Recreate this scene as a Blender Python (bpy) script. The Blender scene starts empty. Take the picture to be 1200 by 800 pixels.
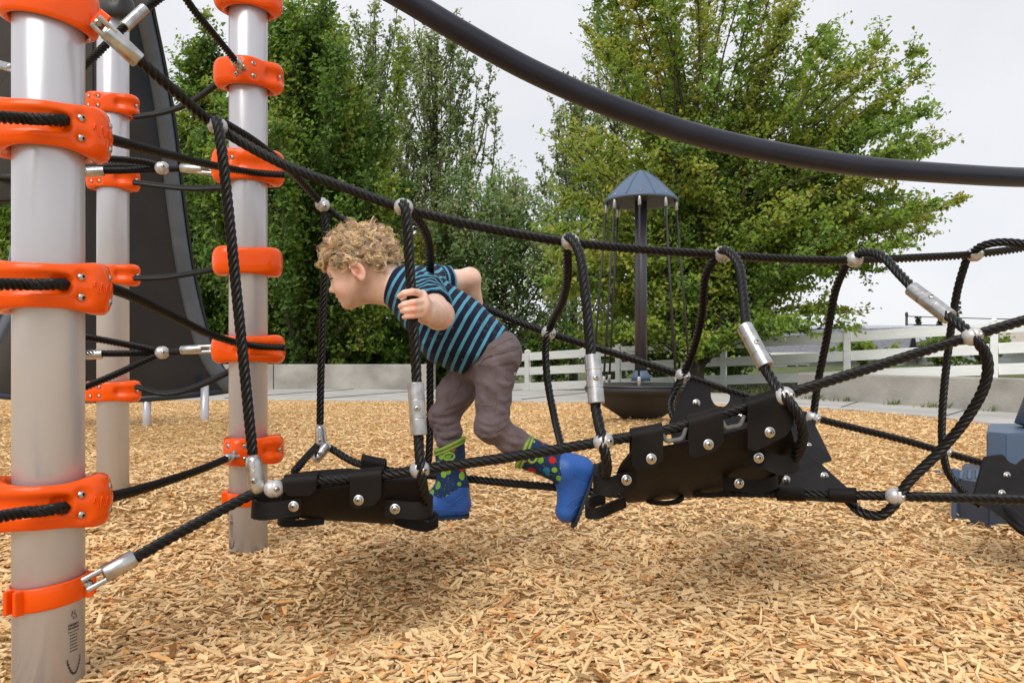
import bpy, bmesh, math, random
import numpy as np
from mathutils import Vector, Matrix, Quaternion
rad = math.radians
scene = bpy.context.scene
COL = scene.collection

# ------------------------------------------------------------------ camera, sky, sun, exposure
F, YH, CH = 867.0, 420.0, 0.54          # focal length and horizon row of the photograph, eye height in metres
cam_d = bpy.data.cameras.new("camera"); cam = bpy.data.objects.new("camera", cam_d); COL.objects.link(cam)
cam.location = (0, 0, CH); cam.rotation_euler = (rad(90), 0, 0)
cam_d.sensor_width = 36.0; cam_d.lens = 36.0 * F / 1200.0
cam_d.shift_y = (YH - 400.0) / 1200.0
cam_d.clip_start = 0.02; cam_d.clip_end = 2000.0
scene.camera = cam

world = bpy.data.worlds.new("World"); scene.world = world; world.use_nodes = True
SUN_EL, SUN_AZ = 47.0, 200.0            # degrees; azimuth clockwise from +Y
nt = world.node_tree; nt.nodes.clear()
n_out = nt.nodes.new("ShaderNodeOutputWorld"); n_bg = nt.nodes.new("ShaderNodeBackground")
n_sky = nt.nodes.new("ShaderNodeTexSky"); n_sky.sky_type = 'NISHITA'; n_sky.sun_disc = False
n_sky.sun_elevation = rad(SUN_EL); n_sky.sun_rotation = rad(SUN_AZ)
n_tc = nt.nodes.new("ShaderNodeTexCoord"); n_noise = nt.nodes.new("ShaderNodeTexNoise")
n_noise.inputs['Scale'].default_value = 2.4; n_noise.inputs['Detail'].default_value = 5.0
n_ramp = nt.nodes.new("ShaderNodeValToRGB")
n_ramp.color_ramp.elements[0].position = 0.25; n_ramp.color_ramp.elements[0].color = (0.690, 0.700, 0.745, 1)
n_ramp.color_ramp.elements[1].position = 0.72; n_ramp.color_ramp.elements[1].color = (0.905, 0.905, 0.922, 1)
n_scale = nt.nodes.new("ShaderNodeVectorMath"); n_scale.operation = 'SCALE'; n_scale.inputs['Scale'].default_value = 7.8
n_mix = nt.nodes.new("ShaderNodeMix"); n_mix.data_type = 'RGBA'; n_mix.inputs['Factor'].default_value = 0.93
L = nt.links
L.new(n_tc.outputs['Generated'], n_noise.inputs['Vector']); L.new(n_noise.outputs['Fac'], n_ramp.inputs['Fac'])
L.new(n_ramp.outputs['Color'], n_scale.inputs[0]); L.new(n_sky.outputs['Color'], n_mix.inputs['A'])
L.new(n_scale.outputs['Vector'], n_mix.inputs['B']); L.new(n_mix.outputs['Result'], n_bg.inputs['Color'])
n_bg.inputs['Strength'].default_value = 0.1
L.new(n_bg.outputs['Background'], n_out.inputs['Surface'])

sun_d = bpy.data.lights.new("sun", 'SUN'); sun_d.energy = 1.5; sun_d.angle = rad(40); sun_d.color = (1.0, 0.955, 0.89)
sun = bpy.data.objects.new("sun", sun_d); COL.objects.link(sun)
_az, _el = rad(SUN_AZ), rad(SUN_EL)
sdir = Vector((math.sin(_az) * math.cos(_el), math.cos(_az) * math.cos(_el), math.sin(_el)))
sun.rotation_euler = sdir.to_track_quat('Z', 'Y').to_euler(); sun.location = sdir * 40

scene.view_settings.view_transform = 'Standard'; scene.view_settings.look = 'None'
scene.view_settings.exposure = 0.52; scene.view_settings.gamma = 1.0; scene.view_settings.use_curve_mapping = False
scene.render.engine = 'CYCLES'
scene.cycles.max_bounces = 6; scene.cycles.diffuse_bounces = 3; scene.cycles.glossy_bounces = 3
scene.cycles.transmission_bounces = 4; scene.cycles.transparent_max_bounces = 4
scene.cycles.use_denoising = True
try: scene.cycles.denoiser = 'OPENIMAGEDENOISE'
except Exception: pass

# ------------------------------------------------------------------ helpers
def W(px, py, d):
    """point at depth d (metres) seen at photo position px, py"""
    return np.array([(px - 600.0) * d / F, d, CH + (YH - py) * d / F])

def PX(r, d): return r * d / F

ORG = {}
def empty(name, loc, label, cat, group=None):
    o = bpy.data.objects.new(name, None); COL.objects.link(o); o.location = [float(v) for v in loc]
    o.empty_display_size = 0.1
    ORG[o.name] = np.array(loc, float)
    o["label"] = label; o["category"] = cat
    if group: o["group"] = group
    return o

def put(name, me, mat, parent=None):
    """link a mesh whose vertices are in world coordinates; parented meshes are shifted to their root"""
    o = bpy.data.objects.new(name, me); COL.objects.link(o)
    if mat is not None: me.materials.append(mat)
    if parent is not None:
        org = ORG[parent.name]; o.parent = parent
        n = len(me.vertices); co = np.empty(n * 3, np.float32); me.vertices.foreach_get('co', co)
        co = (co.reshape(-1, 3) - org.astype(np.float32)).ravel(); me.vertices.foreach_set('co', co); me.update()
        ORG[o.name] = org
    else:
        ORG[o.name] = np.zeros(3)
    return o

def put_shared(name, me, parent, loc, rot):
    """a copy of shared mesh data at a world position under a parent"""
    o = bpy.data.objects.new(name, me); COL.objects.link(o)
    o.parent = parent; o.location = [float(v) for v in (np.array(loc) - ORG[parent.name])]
    o.rotation_mode = 'QUATERNION'; o.rotation_quaternion = rot
    ORG[o.name] = np.array(loc, float)
    return o

def mesh_np(name, verts, quads=None, tris=None, smooth=True, col=None, attrs=None, mats=None):
    verts = np.asarray(verts, np.float32).reshape(-1, 3)
    me = bpy.data.meshes.new(name)
    loops = []; sizes = []
    if quads is not None and len(quads):
        q = np.asarray(quads, np.int32).reshape(-1, 4); loops.append(q.ravel()); sizes.append(np.full(len(q), 4, np.int32))
    if tris is not None and len(tris):
        t = np.asarray(tris, np.int32).reshape(-1, 3); loops.append(t.ravel()); sizes.append(np.full(len(t), 3, np.int32))
    lv = np.concatenate(loops); sz = np.concatenate(sizes)
    st = np.concatenate([[0], np.cumsum(sz)[:-1]]).astype(np.int32)
    me.vertices.add(len(verts)); me.vertices.foreach_set('co', verts.ravel())
    me.loops.add(len(lv)); me.loops.foreach_set('vertex_index', lv)
    me.polygons.add(len(sz)); me.polygons.foreach_set('loop_start', st)
    try: me.polygons.foreach_set('loop_total', sz)
    except Exception: pass
    if smooth: me.polygons.foreach_set('use_smooth', np.ones(len(sz), bool))
    else: me.polygons.foreach_set('use_smooth', np.zeros(len(sz), bool))
    if mats is not None: me.polygons.foreach_set('material_index', np.asarray(mats, np.int32))
    me.update(calc_edges=True); me.validate()
    if col is not None:
        a = me.color_attributes.new('tint', 'FLOAT_COLOR', 'POINT')
        c = np.ones((len(verts), 4), np.float32); c[:, :3] = col; a.data.foreach_set('color', c.ravel())
    for k, v in (attrs or {}).items():
        a = me.attributes.new(k, 'FLOAT', 'POINT'); a.data.foreach_set('value', np.asarray(v, np.float32))
    return me

class MB:
    """collects shapes for one mesh"""
    def __init__(s): s.v = []; s.q = []; s.t = []; s.n = 0
    def add(s, v, q=(), t=()):
        v = np.asarray(v, float).reshape(-1, 3)
        if len(q): s.q.append(np.asarray(q, int).reshape(-1, 4) + s.n)
        if len(t): s.t.append(np.asarray(t, int).reshape(-1, 3) + s.n)
        s.v.append(v); s.n += len(v); return s
    def mesh(s, name, smooth=True, **k):
        return mesh_np(name, np.concatenate(s.v), np.concatenate(s.q) if s.q else None, np.concatenate(s.t) if s.t else None, smooth, **k)
    def box(s, c, size, rot=None, bev=0.0):
        sx, sy, sz = [v / 2.0 for v in size]
        if bev <= 0:
            v = np.array([[x, y, z] for x in (-sx, sx) for y in (-sy, sy) for z in (-sz, sz)])
            q = [(0, 1, 3, 2), (4, 6, 7, 5), (0, 4, 5, 1), (2, 3, 7, 6), (0, 2, 6, 4), (1, 5, 7, 3)]
            t = ()
        else:
            bm = bmesh.new(); bmesh.ops.create_cube(bm, size=1.0)
            for w in bm.verts: w.co = (w.co.x * 2 * sx, w.co.y * 2 * sy, w.co.z * 2 * sz)
            bmesh.ops.bevel(bm, geom=bm.edges[:], offset=bev, segments=2, affect='EDGES', profile=0.5)
            bm.verts.index_update(); v = np.array([w.co[:] for w in bm.verts]); q = []; t = []
            for f in bm.faces:
                ix = [w.index for w in f.verts]
                if len(ix) == 4: q.append(ix)
                else:
                    for i in range(1, len(ix) - 1): t.append((ix[0], ix[i], ix[i + 1]))
            bm.free()
        if rot is not None: v = v @ np.array(rot).T
        return s.add(v + np.asarray(c, float), q, t)
    def tube(s, pts, r, seg=12, cap=True, fn=None):
        v, q, t = tube_np(pts, r, seg, cap, fn); return s.add(v, q, t)
    def lathe(s, p0, p1, prof, seg=20):
        v, q, t = lathe_np(p0, p1, prof, seg); return s.add(v, q, t)

def catmull(pts, ds):
    P = np.asarray(pts, float)
    if len(P) == 2:
        n = max(2, int(np.linalg.norm(P[1] - P[0]) / ds) + 1); t = np.linspace(0, 1, n)[:, None]
        return P[0] * (1 - t) + P[1] * t
    Q = np.vstack([2 * P[0] - P[1], P, 2 * P[-1] - P[-2]]); out = []
    for i in range(1, len(Q) - 2):
        p0, p1, p2, p3 = Q[i - 1], Q[i], Q[i + 1], Q[i + 2]
        t = np.linspace(0, 1, 24, endpoint=False)[:, None]
        a = .5
        t0 = 0.0; t1 = t0 + max(np.linalg.norm(p1 - p0), 1e-6) ** a; t2 = t1 + max(np.linalg.norm(p2 - p1), 1e-6) ** a; t3 = t2 + max(np.linalg.norm(p3 - p2), 1e-6) ** a
        tt = t1 + (t2 - t1) * t
        A1 = (t1 - tt) / (t1 - t0) * p0 + (tt - t0) / (t1 - t0) * p1; A2 = (t2 - tt) / (t2 - t1) * p1 + (tt - t1) / (t2 - t1) * p2
        A3 = (t3 - tt) / (t3 - t2) * p2 + (tt - t2) / (t3 - t2) * p3
        B1 = (t2 - tt) / (t2 - t0) * A1 + (tt - t0) / (t2 - t0) * A2; B2 = (t3 - tt) / (t3 - t1) * A2 + (tt - t1) / (t3 - t1) * A3
        out.append((t2 - tt) / (t2 - t1) * B1 + (tt - t1) / (t2 - t1) * B2)
    C = np.vstack(out + [P[-1:]])
    s = np.concatenate([[0], np.cumsum(np.linalg.norm(np.diff(C, axis=0), axis=1))])
    n = max(3, int(s[-1] / ds) + 1); u = np.linspace(0, s[-1], n)
    return np.stack([np.interp(u, s, C[:, k]) for k in range(3)], 1)

def frames(C):
    T = np.gradient(C, axis=0); T /= np.linalg.norm(T, axis=1)[:, None] + 1e-12
    up = np.array([0, 0, 1.0]) if abs(T[0][2]) < .9 else np.array([0, 1.0, 0])
    N = np.empty_like(C); b = np.cross(T[0], up); n = np.cross(b, T[0]); n /= np.linalg.norm(n); N[0] = n
    for i in range(1, len(C)):
        n = N[i - 1] - T[i] * np.dot(N[i - 1], T[i]); N[i] = n / (np.linalg.norm(n) + 1e-12)
    return T, N, np.cross(T, N)

def ring_faces(n, m, off=0):
    i = np.arange(n - 1)[:, None] * m; j = np.arange(m)[None, :]; j2 = (j + 1) % m
    return (np.stack([i + j, i + j2, i + m + j2, i + m + j], -1) + off).reshape(-1, 4)

def tube_np(C, r, seg=12, cap=True, fn=None):
    C = np.asarray(C, float); n = len(C); T, N, B = frames(C)
    rr = np.broadcast_to(np.asarray(r, float), (n,))
    a = np.linspace(0, 2 * np.pi, seg, endpoint=False)
    ds = np.concatenate([[0], np.cumsum(np.linalg.norm(np.diff(C, axis=0), axis=1))])
    A = np.broadcast_to(a[None, :], (n, seg))
    R = rr[:, None] * (np.ones((n, seg)) if fn is None else fn(A, ds[:, None]))
    V = C[:, None, :] + R[..., None] * (np.cos(A)[..., None] * N[:, None, :] + np.sin(A)[..., None] * B[:, None, :])
    v = V.reshape(-1, 3); q = ring_faces(n, seg); t = []
    if cap:
        v = np.vstack([v, C[0], C[-1]]); c0, c1 = n * seg, n * seg + 1; k = np.arange(seg); k2 = (k + 1) % seg
        t = np.vstack([np.stack([np.full(seg, c0), k2, k], 1), np.stack([np.full(seg, c1), (n - 1) * seg + k, (n - 1) * seg + k2], 1)])
    return v, q, t

def lathe_np(p0, p1, prof, seg=20):
    """prof: list of (distance along p0->p1 in metres or 0..1 fraction given as complex?, radius)"""
    p0 = np.asarray(p0, float); p1 = np.asarray(p1, float); ax = p1 - p0; Ln = np.linalg.norm(ax); ax /= Ln
    up = np.array([0, 0, 1.0]) if abs(ax[2]) < .9 else np.array([1.0, 0, 0])
    n = np.cross(ax, up); n /= np.linalg.norm(n); b = np.cross(ax, n)
    a = np.linspace(0, 2 * np.pi, seg, endpoint=False); v = []
    for (t, r) in prof:
        v.append(p0 + ax * (t * Ln) + r * (np.cos(a)[:, None] * n + np.sin(a)[:, None] * b))
    v = np.vstack(v); q = ring_faces(len(prof), seg)[:, ::-1]
    m = len(v); v = np.vstack([v, p0 + ax * prof[0][0] * Ln, p0 + ax * prof[-1][0] * Ln]); k = np.arange(seg); k2 = (k + 1) % seg
    t = np.vstack([np.stack([np.full(seg, m), k, k2], 1), np.stack([np.full(seg, m + 1), m - seg + k2, m - seg + k], 1)])
    return v, q, t

def rope_mesh(name, pts, R=.0098, ds=.0050, pitch=.068, per=6, strands=5):
    """laid rope: round strands whose edges follow the twist"""
    C = catmull(pts, ds); n = len(C); T, N, B = frames(C); seg = per * strands
    S = np.concatenate([[0], np.cumsum(np.linalg.norm(np.diff(C, axis=0), axis=1))])
    a = np.linspace(0, 2 * np.pi, seg, endpoint=False); half = np.pi / strands
    dl = (a + half) % (2 * half) - half; k = math.sin(half) / (1 + math.sin(half)); b_ = 1 - k
    r = b_ * np.cos(dl) + np.sqrt(np.clip(k * k - (b_ * np.sin(dl)) ** 2, 0, None)); r = np.maximum(r, .60) * 1.04
    A = a[None, :] + 2 * np.pi * S[:, None] / pitch
    V = C[:, None, :] + R * r[None, :, None] * (np.cos(A)[..., None] * N[:, None, :] + np.sin(A)[..., None] * B[:, None, :])
    v = np.vstack([V.reshape(-1, 3), C[0], C[-1]]); c0, c1 = n * seg, n * seg + 1; kk = np.arange(seg); k2 = (kk + 1) % seg
    t = np.vstack([np.stack([np.full(seg, c0), k2, kk], 1), np.stack([np.full(seg, c1), (n - 1) * seg + kk, (n - 1) * seg + k2], 1)])
    return mesh_np(name, v, ring_faces(n, seg), t)

def quat_to(n, up=(0, 0, 1)):
    return Vector([float(x) for x in n]).to_track_quat('Z', 'Y')

# ------------------------------------------------------------------ materials
def mat_new(name):
    m = bpy.data.materials.new(name); m.use_nodes = True; nt = m.node_tree
    b = nt.nodes['Principled BSDF']; return m, nt, b

def sset(b, **k):
    for n, v in k.items():
        n = n.replace('_', ' ')
        if n in b.inputs:
            b.inputs[n].default_value = v

def noise_mat(name, c1, c2, scale=8, rough=.6, metal=0.0, bump=0.0, bscale=None, detail=6, coord='Object', rough2=None, coat=0.0, coat_rough=.1, stretch=(1, 1, 1), spec=.5, sheen=0.0, p0=.35, p1=.65, bdist=.002, tint=False, trans=0.0, sss=0.0):
    m, nt, b = mat_new(name); N, K = nt.nodes, nt.links
    tc = N.new('ShaderNodeTexCoord'); mp = N.new('ShaderNodeMapping'); mp.inputs['Scale'].default_value = stretch
    K.new(tc.outputs[coord], mp.inputs['Vector'])
    nz = N.new('ShaderNodeTexNoise'); nz.inputs['Scale'].default_value = scale; nz.inputs['Detail'].default_value = detail
    K.new(mp.outputs['Vector'], nz.inputs['Vector'])
    cr = N.new('ShaderNodeValToRGB'); cr.color_ramp.elements[0].color = (*c1, 1); cr.color_ramp.elements[1].color = (*c2, 1)
    cr.color_ramp.elements[0].position = p0; cr.color_ramp.elements[1].position = p1
    K.new(nz.outputs['Fac'], cr.inputs['Fac']); col = cr.outputs['Color']
    if tint:
        at = N.new('ShaderNodeAttribute'); at.attribute_name = 'tint'
        mx = N.new('ShaderNodeMix'); mx.data_type = 'RGBA'; mx.blend_type = 'MULTIPLY'; mx.inputs['Factor'].default_value = 1
        K.new(col, mx.inputs['A']); K.new(at.outputs['Color'], mx.inputs['B']); col = mx.outputs['Result']
    K.new(col, b.inputs['Base Color'])
    sset(b, Roughness=rough, Metallic=metal, Coat_Weight=coat, Coat_Roughness=coat_rough, Specular_IOR_Level=spec, Sheen_Weight=sheen)
    if sss: sset(b, Subsurface_Weight=sss, Subsurface_Radius=(.012, .004, .002), Subsurface_Scale=1.0)
    if rough2 is not None:
        mr = N.new('ShaderNodeMapRange'); mr.inputs['To Min'].default_value = rough; mr.inputs['To Max'].default_value = rough2
        K.new(nz.outputs['Fac'], mr.inputs['Value']); K.new(mr.outputs['Result'], b.inputs['Roughness'])
    if bump:
        n2 = N.new('ShaderNodeTexNoise'); n2.inputs['Scale'].default_value = bscale or scale * 4; n2.inputs['Detail'].default_value = 4
        K.new(mp.outputs['Vector'], n2.inputs['Vector'])
        bp = N.new('ShaderNodeBump'); bp.inputs['Strength'].default_value = bump; bp.inputs['Distance'].default_value = bdist
        K.new(n2.outputs['Fac'], bp.inputs['Height']); K.new(bp.outputs['Normal'], b.inputs['Normal'])
    m['bsdf'] = b.name
    return m

M = {}
M['post'] = noise_mat('satin_aluminium', (.50, .51, .555), (.60, .605, .65), scale=3, rough=.24, rough2=.34, metal=.32, stretch=(1, 1, .25), detail=8)
M['orange'] = noise_mat('orange_enamel', (.86, .088, .0015), (.92, .110, .003), scale=5, rough=.16, spec=.24, coat=.18, coat_rough=.02, bump=.05, bscale=60, bdist=.001)
M['rope'] = noise_mat('black_braided_rope', (.0035, .0032, .0034), (.0085, .0080, .0082), scale=260, rough=.30, bump=.25, bscale=900, bdist=.0005, spec=.30)
M['rope_far'] = noise_mat('black_thin_rope', (.018, .017, .018), (.03, .03, .03), scale=80, rough=.6)
M['alu'] = noise_mat('cast_aluminium', (.40, .395, .39), (.58, .575, .57), scale=60, rough=.22, rough2=.40, metal=.96, bump=.15, bscale=140, bdist=.0008)
M['ball'] = noise_mat('satin_light_grey_ball', (.46, .455, .46), (.58, .575, .58), scale=30, rough=.30, rough2=.42, metal=.45, bump=.08, bscale=120, bdist=.0008)
M['polegrey'] = noise_mat('slate_pole_paint', (.045, .043, .058), (.06, .057, .075), scale=5, rough=.36, spec=.4)
M['bolt'] = noise_mat('stainless_bolt', (.45, .44, .42), (.62, .61, .59), scale=90, rough=.2, rough2=.35, metal=1.0)
M['rubber'] = noise_mat('black_rubber_sheet', (.0048, .0040, .0036), (.0115, .0090, .0078), scale=14, rough=.46, rough2=.62, bump=.25, bscale=420, bdist=.0008, spec=.16, detail=9)
M['rubber_edge'] = noise_mat('pale_rubber_edge', (.08, .08, .08), (.14, .14, .14), scale=60, rough=.7)
M['blackmetal'] = noise_mat('black_coated_metal', (.018, .018, .019), (.028, .028, .03), scale=20, rough=.4, bump=.1)
M['slide'] = noise_mat('charcoal_moulded_plastic', (.018, .026, .042), (.026, .036, .056), scale=2, rough=.18, rough2=.26, spec=.4, bump=.03, bscale=160, bdist=.001, detail=8)
M['sliderim'] = noise_mat('sky_sheen_slide_rim', (.085, .115, .165), (.115, .15, .205), scale=6, rough=.34)  # sky reflection on the rim put into a lighter blue colour
M['arch'] = noise_mat('slate_powder_coat', (.012, .0125, .023), (.019, .0195, .033), scale=5, rough=.32, rough2=.42, spec=.35, bump=.08, bscale=500, bdist=.0006)
M['bluemetal'] = noise_mat('blue_grey_coated_metal', (.068, .110, .180), (.092, .140, .220), scale=3, rough=.45, rough2=.55, bump=.08, bscale=220)
M['navymetal'] = noise_mat('navy_coated_block', (.024, .033, .056), (.036, .048, .078), scale=5, rough=.5, bump=.1, bscale=180)
M['spin'] = noise_mat('dark_moulded_bowl', (.018, .017, .018), (.028, .026, .027), scale=5, rough=.5, spec=.3)
M['concrete'] = noise_mat('weathered_concrete', (.27, .255, .225), (.42, .40, .36), scale=2.2, rough=.9, bump=.5, bscale=30, bdist=.01, detail=10, stretch=(1, 1, 1.4))
M['path'] = noise_mat('pale_concrete_paving', (.38, .37, .35), (.50, .485, .46), scale=1.6, rough=.92, bump=.3, bscale=50, bdist=.005, detail=9)
M['white'] = noise_mat('white_painted_timber', (.86, .86, .855), (.95, .95, .945), scale=3, rough=.6, bump=.3, bscale=18, bdist=.004, stretch=(1, 1, 6), detail=8)
M['grass'] = noise_mat('mown_grass', (.060, .085, .022), (.13, .155, .045), scale=2.5, rough=.9, bump=.8, bscale=40, bdist=.03)
M['bark'] = noise_mat('grey_brown_bark', (.045, .035, .026), (.10, .082, .062), scale=14, rough=.9, bump=.7, bscale=40, bdist=.02, stretch=(1, 1, .25))

# ------------------------------------------------------------------ ground
rng = np.random.default_rng(11)
def gnoise(x, y, s, seed):
    r = np.random.default_rng(seed); z = 0
    for k in range(6):
        a = r.uniform(0, 6.28); f = s * r.uniform(.6, 1.7); z = z + np.sin(f * (x * math.cos(a) + y * math.sin(a)) + r.uniform(0, 6.28))
    return z / 6.0

def bump2(x, y, cx, cy, s): return np.exp(-(((x - cx) ** 2 + (y - cy) ** 2) / (s * s)))

def play_z(x, y):
    """height of the wood-chip bed"""
    z = .011 * gnoise(x, y, 4.5, 1) + .007 * gnoise(x, y, 13.0, 2)
    z = z - .010 * bump2(x, y, -.75, 2.10, .35) + .066 * bump2(x, y, -1.43, 2.65, .4)
    z = z - .095 * bump2(x, y, -.34, 1.66, .21) + .022 * bump2(x, y, -.34, 1.98, .22)
    z = z - .085 * bump2(x, y, -2.35, 5.0, .6) + .07 * bump2(x, y, -2.35, 5.75, .38)
    z = z + .07 * bump2(x, y, 1.0, 5.7, .45)
    return z

def gpt(px, py):
    d = CH * F / (py - YH); return ((px - 600) * d / F, d)

EDGE = [(-14.0, 9.7)] + [gpt(a, b) for a, b in ((-300, 468.5), (100, 469.5), (350, 470), (700, 472), (860, 474.5), (960, 479), (1060, 487), (1160, 498))] + [(4.3, 4.2), (4.6, 2.0), (4.6, -3.0)]
BACK = [(-14.0, 12.6)] + [gpt(a, b) for a, b in ((-300, 458), (100, 458), (350, 458), (700, 459.5), (850, 463), (940, 469), (1060, 477), (1190, 487))] + [(5.4, 4.6), (5.8, 2.0), (5.8, -3.0)]
EDGE = catmull([(a, b, 0) for a, b in EDGE], .25)[:, :2]; BACK = catmull([(a, b, 0) for a, b in BACK], .25)[:, :2]
EDGE_R = EDGE[np.argsort(EDGE[:, 0])]
def edge_y(x):
    """far limit of the chip bed at a given x"""
    return np.interp(x, EDGE_R[:, 0], EDGE_R[:, 1], right=-9)

def terrain(x, y):
    t = np.clip((y - 12.5) / 1.6, 0, 1); t = t * t * (3 - 2 * t)
    far = np.clip(-.32 + .06 * (x - .65), -.4, .3)
    return -.05 * (1 - t) + far * t

def grid(xs, ys, fz):
    X, Y = np.meshgrid(xs, ys, indexing='ij'); Z = fz(X, Y)
    v = np.stack([X, Y, Z], -1).reshape(-1, 3); m = len(ys)
    i, j = np.meshgrid(np.arange(len(xs) - 1), np.arange(m - 1), indexing='ij')
    a = i * m + j
    return v, np.stack([a, a + m, a + m + 1, a + 1], -1).reshape(-1, 4)

xs = np.concatenate([[-600, -200, -80], np.linspace(-40, 40, 81), [80, 200, 600]]); ys = np.concatenate([[-200, -40], np.linspace(-10, 50, 61), [80, 160, 400, 900]])
v, q = grid(xs, ys, lambda X, Y: terrain(X, Y) - .16 * ((Y < 12) & (X < 5.2) & (Y > -12)))
ground = put('ground', mesh_np('ground', v, q), M['grass']); ground['kind'] = 'structure'

# chip bed (soil-brown base with real chips on top)
M['bed'] = noise_mat('bark_fines', (.44, .275, .11), (.82, .56, .25), scale=38, rough=.95, bump=1.0, bscale=60, bdist=.02, detail=9, p0=.38, p1=.62)
xs = np.concatenate([np.linspace(-14, -3, 45)[:-1], np.linspace(-3, 4.7, 130)]); ys = np.concatenate([np.linspace(-3, .6, 12)[:-1], np.linspace(.6, 6.5, 120)[:-1], np.linspace(6.5, 12.8, 60)])
X, Y = np.meshgrid(xs, ys, indexing='ij')
v, q = grid(xs, ys, play_z)
cx = v[q].mean(1); keep = cx[:, 1] < edge_y(cx[:, 0]) + .12
bed = put('playground_ground', mesh_np('bed', v, q[keep]), M['bed']); bed['kind'] = 'structure'

def chips(name, n, dmin, dmax, lmin, lmax, wmin, wmax, full, seed, power=1.0):
    r = np.random.default_rng(seed)
    u = r.random(n * 2)
    d = np.sqrt(dmin ** 2 + u * (dmax ** 2 - dmin ** 2)) if power == 1 else (dmin ** (2 - power) + u * (dmax ** (2 - power) - dmin ** (2 - power))) ** (1 / (2 - power))
    x = (r.random(n * 2) * 2 - 1) * (.76 * d + .80)
    ok = d < edge_y(x) - .01
    d, x = d[ok][:n], x[ok][:n]; n = len(d)
    z = play_z(x, d)
    Lg = lmin * (lmax / lmin) ** r.beta(1.6, 2.2, n); Wd = np.minimum(wmin * (wmax / wmin) ** r.random(n), Lg * .7); T = r.uniform(.0012, .0035, n)
    yaw = r.uniform(0, 2 * np.pi, n) ; pitch = r.normal(0, .20, n); roll = r.normal(0, .32, n)
    cy, sy, cp, sp, cr, sr = np.cos(yaw), np.sin(yaw), np.cos(pitch), np.sin(pitch), np.cos(roll), np.sin(roll)
    ax = np.stack([cy * cp, sy * cp, sp], 1); s0 = np.stack([-sy, cy, 0 * cy], 1); u0 = np.cross(ax, s0)
    sd = s0 * cr[:, None] + u0 * sr[:, None]; up = np.cross(ax, sd)
    c = np.stack([x, d, z + np.abs(sp) * Lg * .32 + r.uniform(-.003, .015, n)], 1)
    e0 = r.uniform(.25, 1.0, n); e1 = r.uniform(.25, 1.0, n); sk = r.uniform(-.3, .3, (2, n))
    bend = r.normal(0, .05, n) * Lg
    def pt(a, b, k): return c + ax * (a * Lg * .5)[:, None] + sd * (b * Wd * .5)[:, None] + up * (k * T * .5)[:, None]
    o = np.ones(n)
    if full:
        V = np.stack([pt(-o + sk[0], -e0, -o), pt(-o - sk[0], e0, -o), pt(o - sk[1], e1, -o), pt(o + sk[1], -e1, -o),
                      pt(-o + sk[0], -e0, o), pt(-o - sk[0], e0, o), pt(o - sk[1], e1, o), pt(o + sk[1], -e1, o)], 1)
        fq = np.array([(4, 5, 6, 7)[::-1], (0, 1, 5, 4)[::-1], (1, 2, 6, 5)[::-1], (2, 3, 7, 6)[::-1], (3, 0, 4, 7)[::-1]])
        k = 8
    else:
        V = np.stack([pt(-o + sk[0], -e0, o), pt(-o - sk[0], e0, o), pt(o - sk[1], e1, o), pt(o + sk[1], -e1, o)], 1); fq = np.array([(3, 2, 1, 0)]); k = 4
    q = (np.arange(n)[:, None, None] * k + fq[None]).reshape(-1, 4)
    b = np.clip(r.normal(1.02, .19, n), .40, 1.3)
    hue = r.random(n); base = np.array([.95, .665, .345])[None] * b[:, None]
    base[hue < .13] *= np.array([.56, .44, .36]); base[(hue > .10) & (hue < .2)] *= np.array([.95, .74, .54]); base[hue > .88] *= np.array([1.02, 1.05, 1.16])
    base = base * (1.02 + .07 * np.clip(gnoise(x, d, 3.1, 9) * 2, -1, .6))[:, None]
    base = base * np.minimum(1.0, .92 / np.maximum(base.max(1), 1e-6))[:, None]
    col = np.repeat(base, k, 0)
    me = mesh_np(name, V.reshape(-1, 3), q, None, False, col=col)
    o_ = put(name, me, M['chip']); o_['kind'] = 'stuff'
    return o_
M['chip'] = noise_mat('split_wood_chip', (.86, .86, .86), (1.05, 1.05, 1.05), scale=90, rough=.85, bump=.5, bscale=320, bdist=.002, tint=True, stretch=(1, .3, 1), spec=.25)
c_ = chips('wood_chips', 52000, .98, 2.15, .010, .058, .0042, .0160, True, 5)
c_['label'] = 'split tan wood chips loosely covering the near playground floor'; c_['category'] = 'wood chips'
c_ = chips('wood_chips', 190000, 2.05, 12.6, .014, .052, .007, .016, False, 6, power=1.3)
c_['label'] = 'tan wood chips spread over the far playground floor'; c_['category'] = 'wood chips'

# paved walk with kerb face
n = min(len(EDGE), len(BACK)); ti = np.linspace(0, 1, 160)
def rs(P):
    s = np.concatenate([[0], np.cumsum(np.linalg.norm(np.diff(P, axis=0), axis=1))]); u = ti * s[-1]
    return np.stack([np.interp(u, s, P[:, 0]), np.interp(u, s, P[:, 1])], 1)
E, Bk = rs(EDGE), rs(BACK)
mb = MB(); rows = []
for P, z in ((E, -.12), (E, .018), (E + (Bk - E) * .012, .03), (Bk, .03)):
    rows.append(np.column_stack([P, np.full(len(P), z)]))
V = np.stack(rows, 1); m = 4; i, j = np.meshgrid(np.arange(len(ti) - 1), np.arange(3), indexing='ij'); a = i * m + j
o = put('paved_path', mesh_np('path', V.reshape(-1, 3), np.stack([a, a + m, a + m + 1, a + 1], -1).reshape(-1, 4)[:, ::-1], None, False), M['path']); o['kind'] = 'structure'
jm = MB()
for k in range(8, 158, 7):
    p0, p1 = E[k] + (Bk[k] - E[k]) * .02, Bk[k]
    jm.tube([(*p0, .031), (*p1, .031)], .009, 4)
put('joint', jm.mesh('joints', False), noise_mat('dark_joint', (.10, .095, .085), (.16, .15, .13), rough=.95), o)

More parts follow.
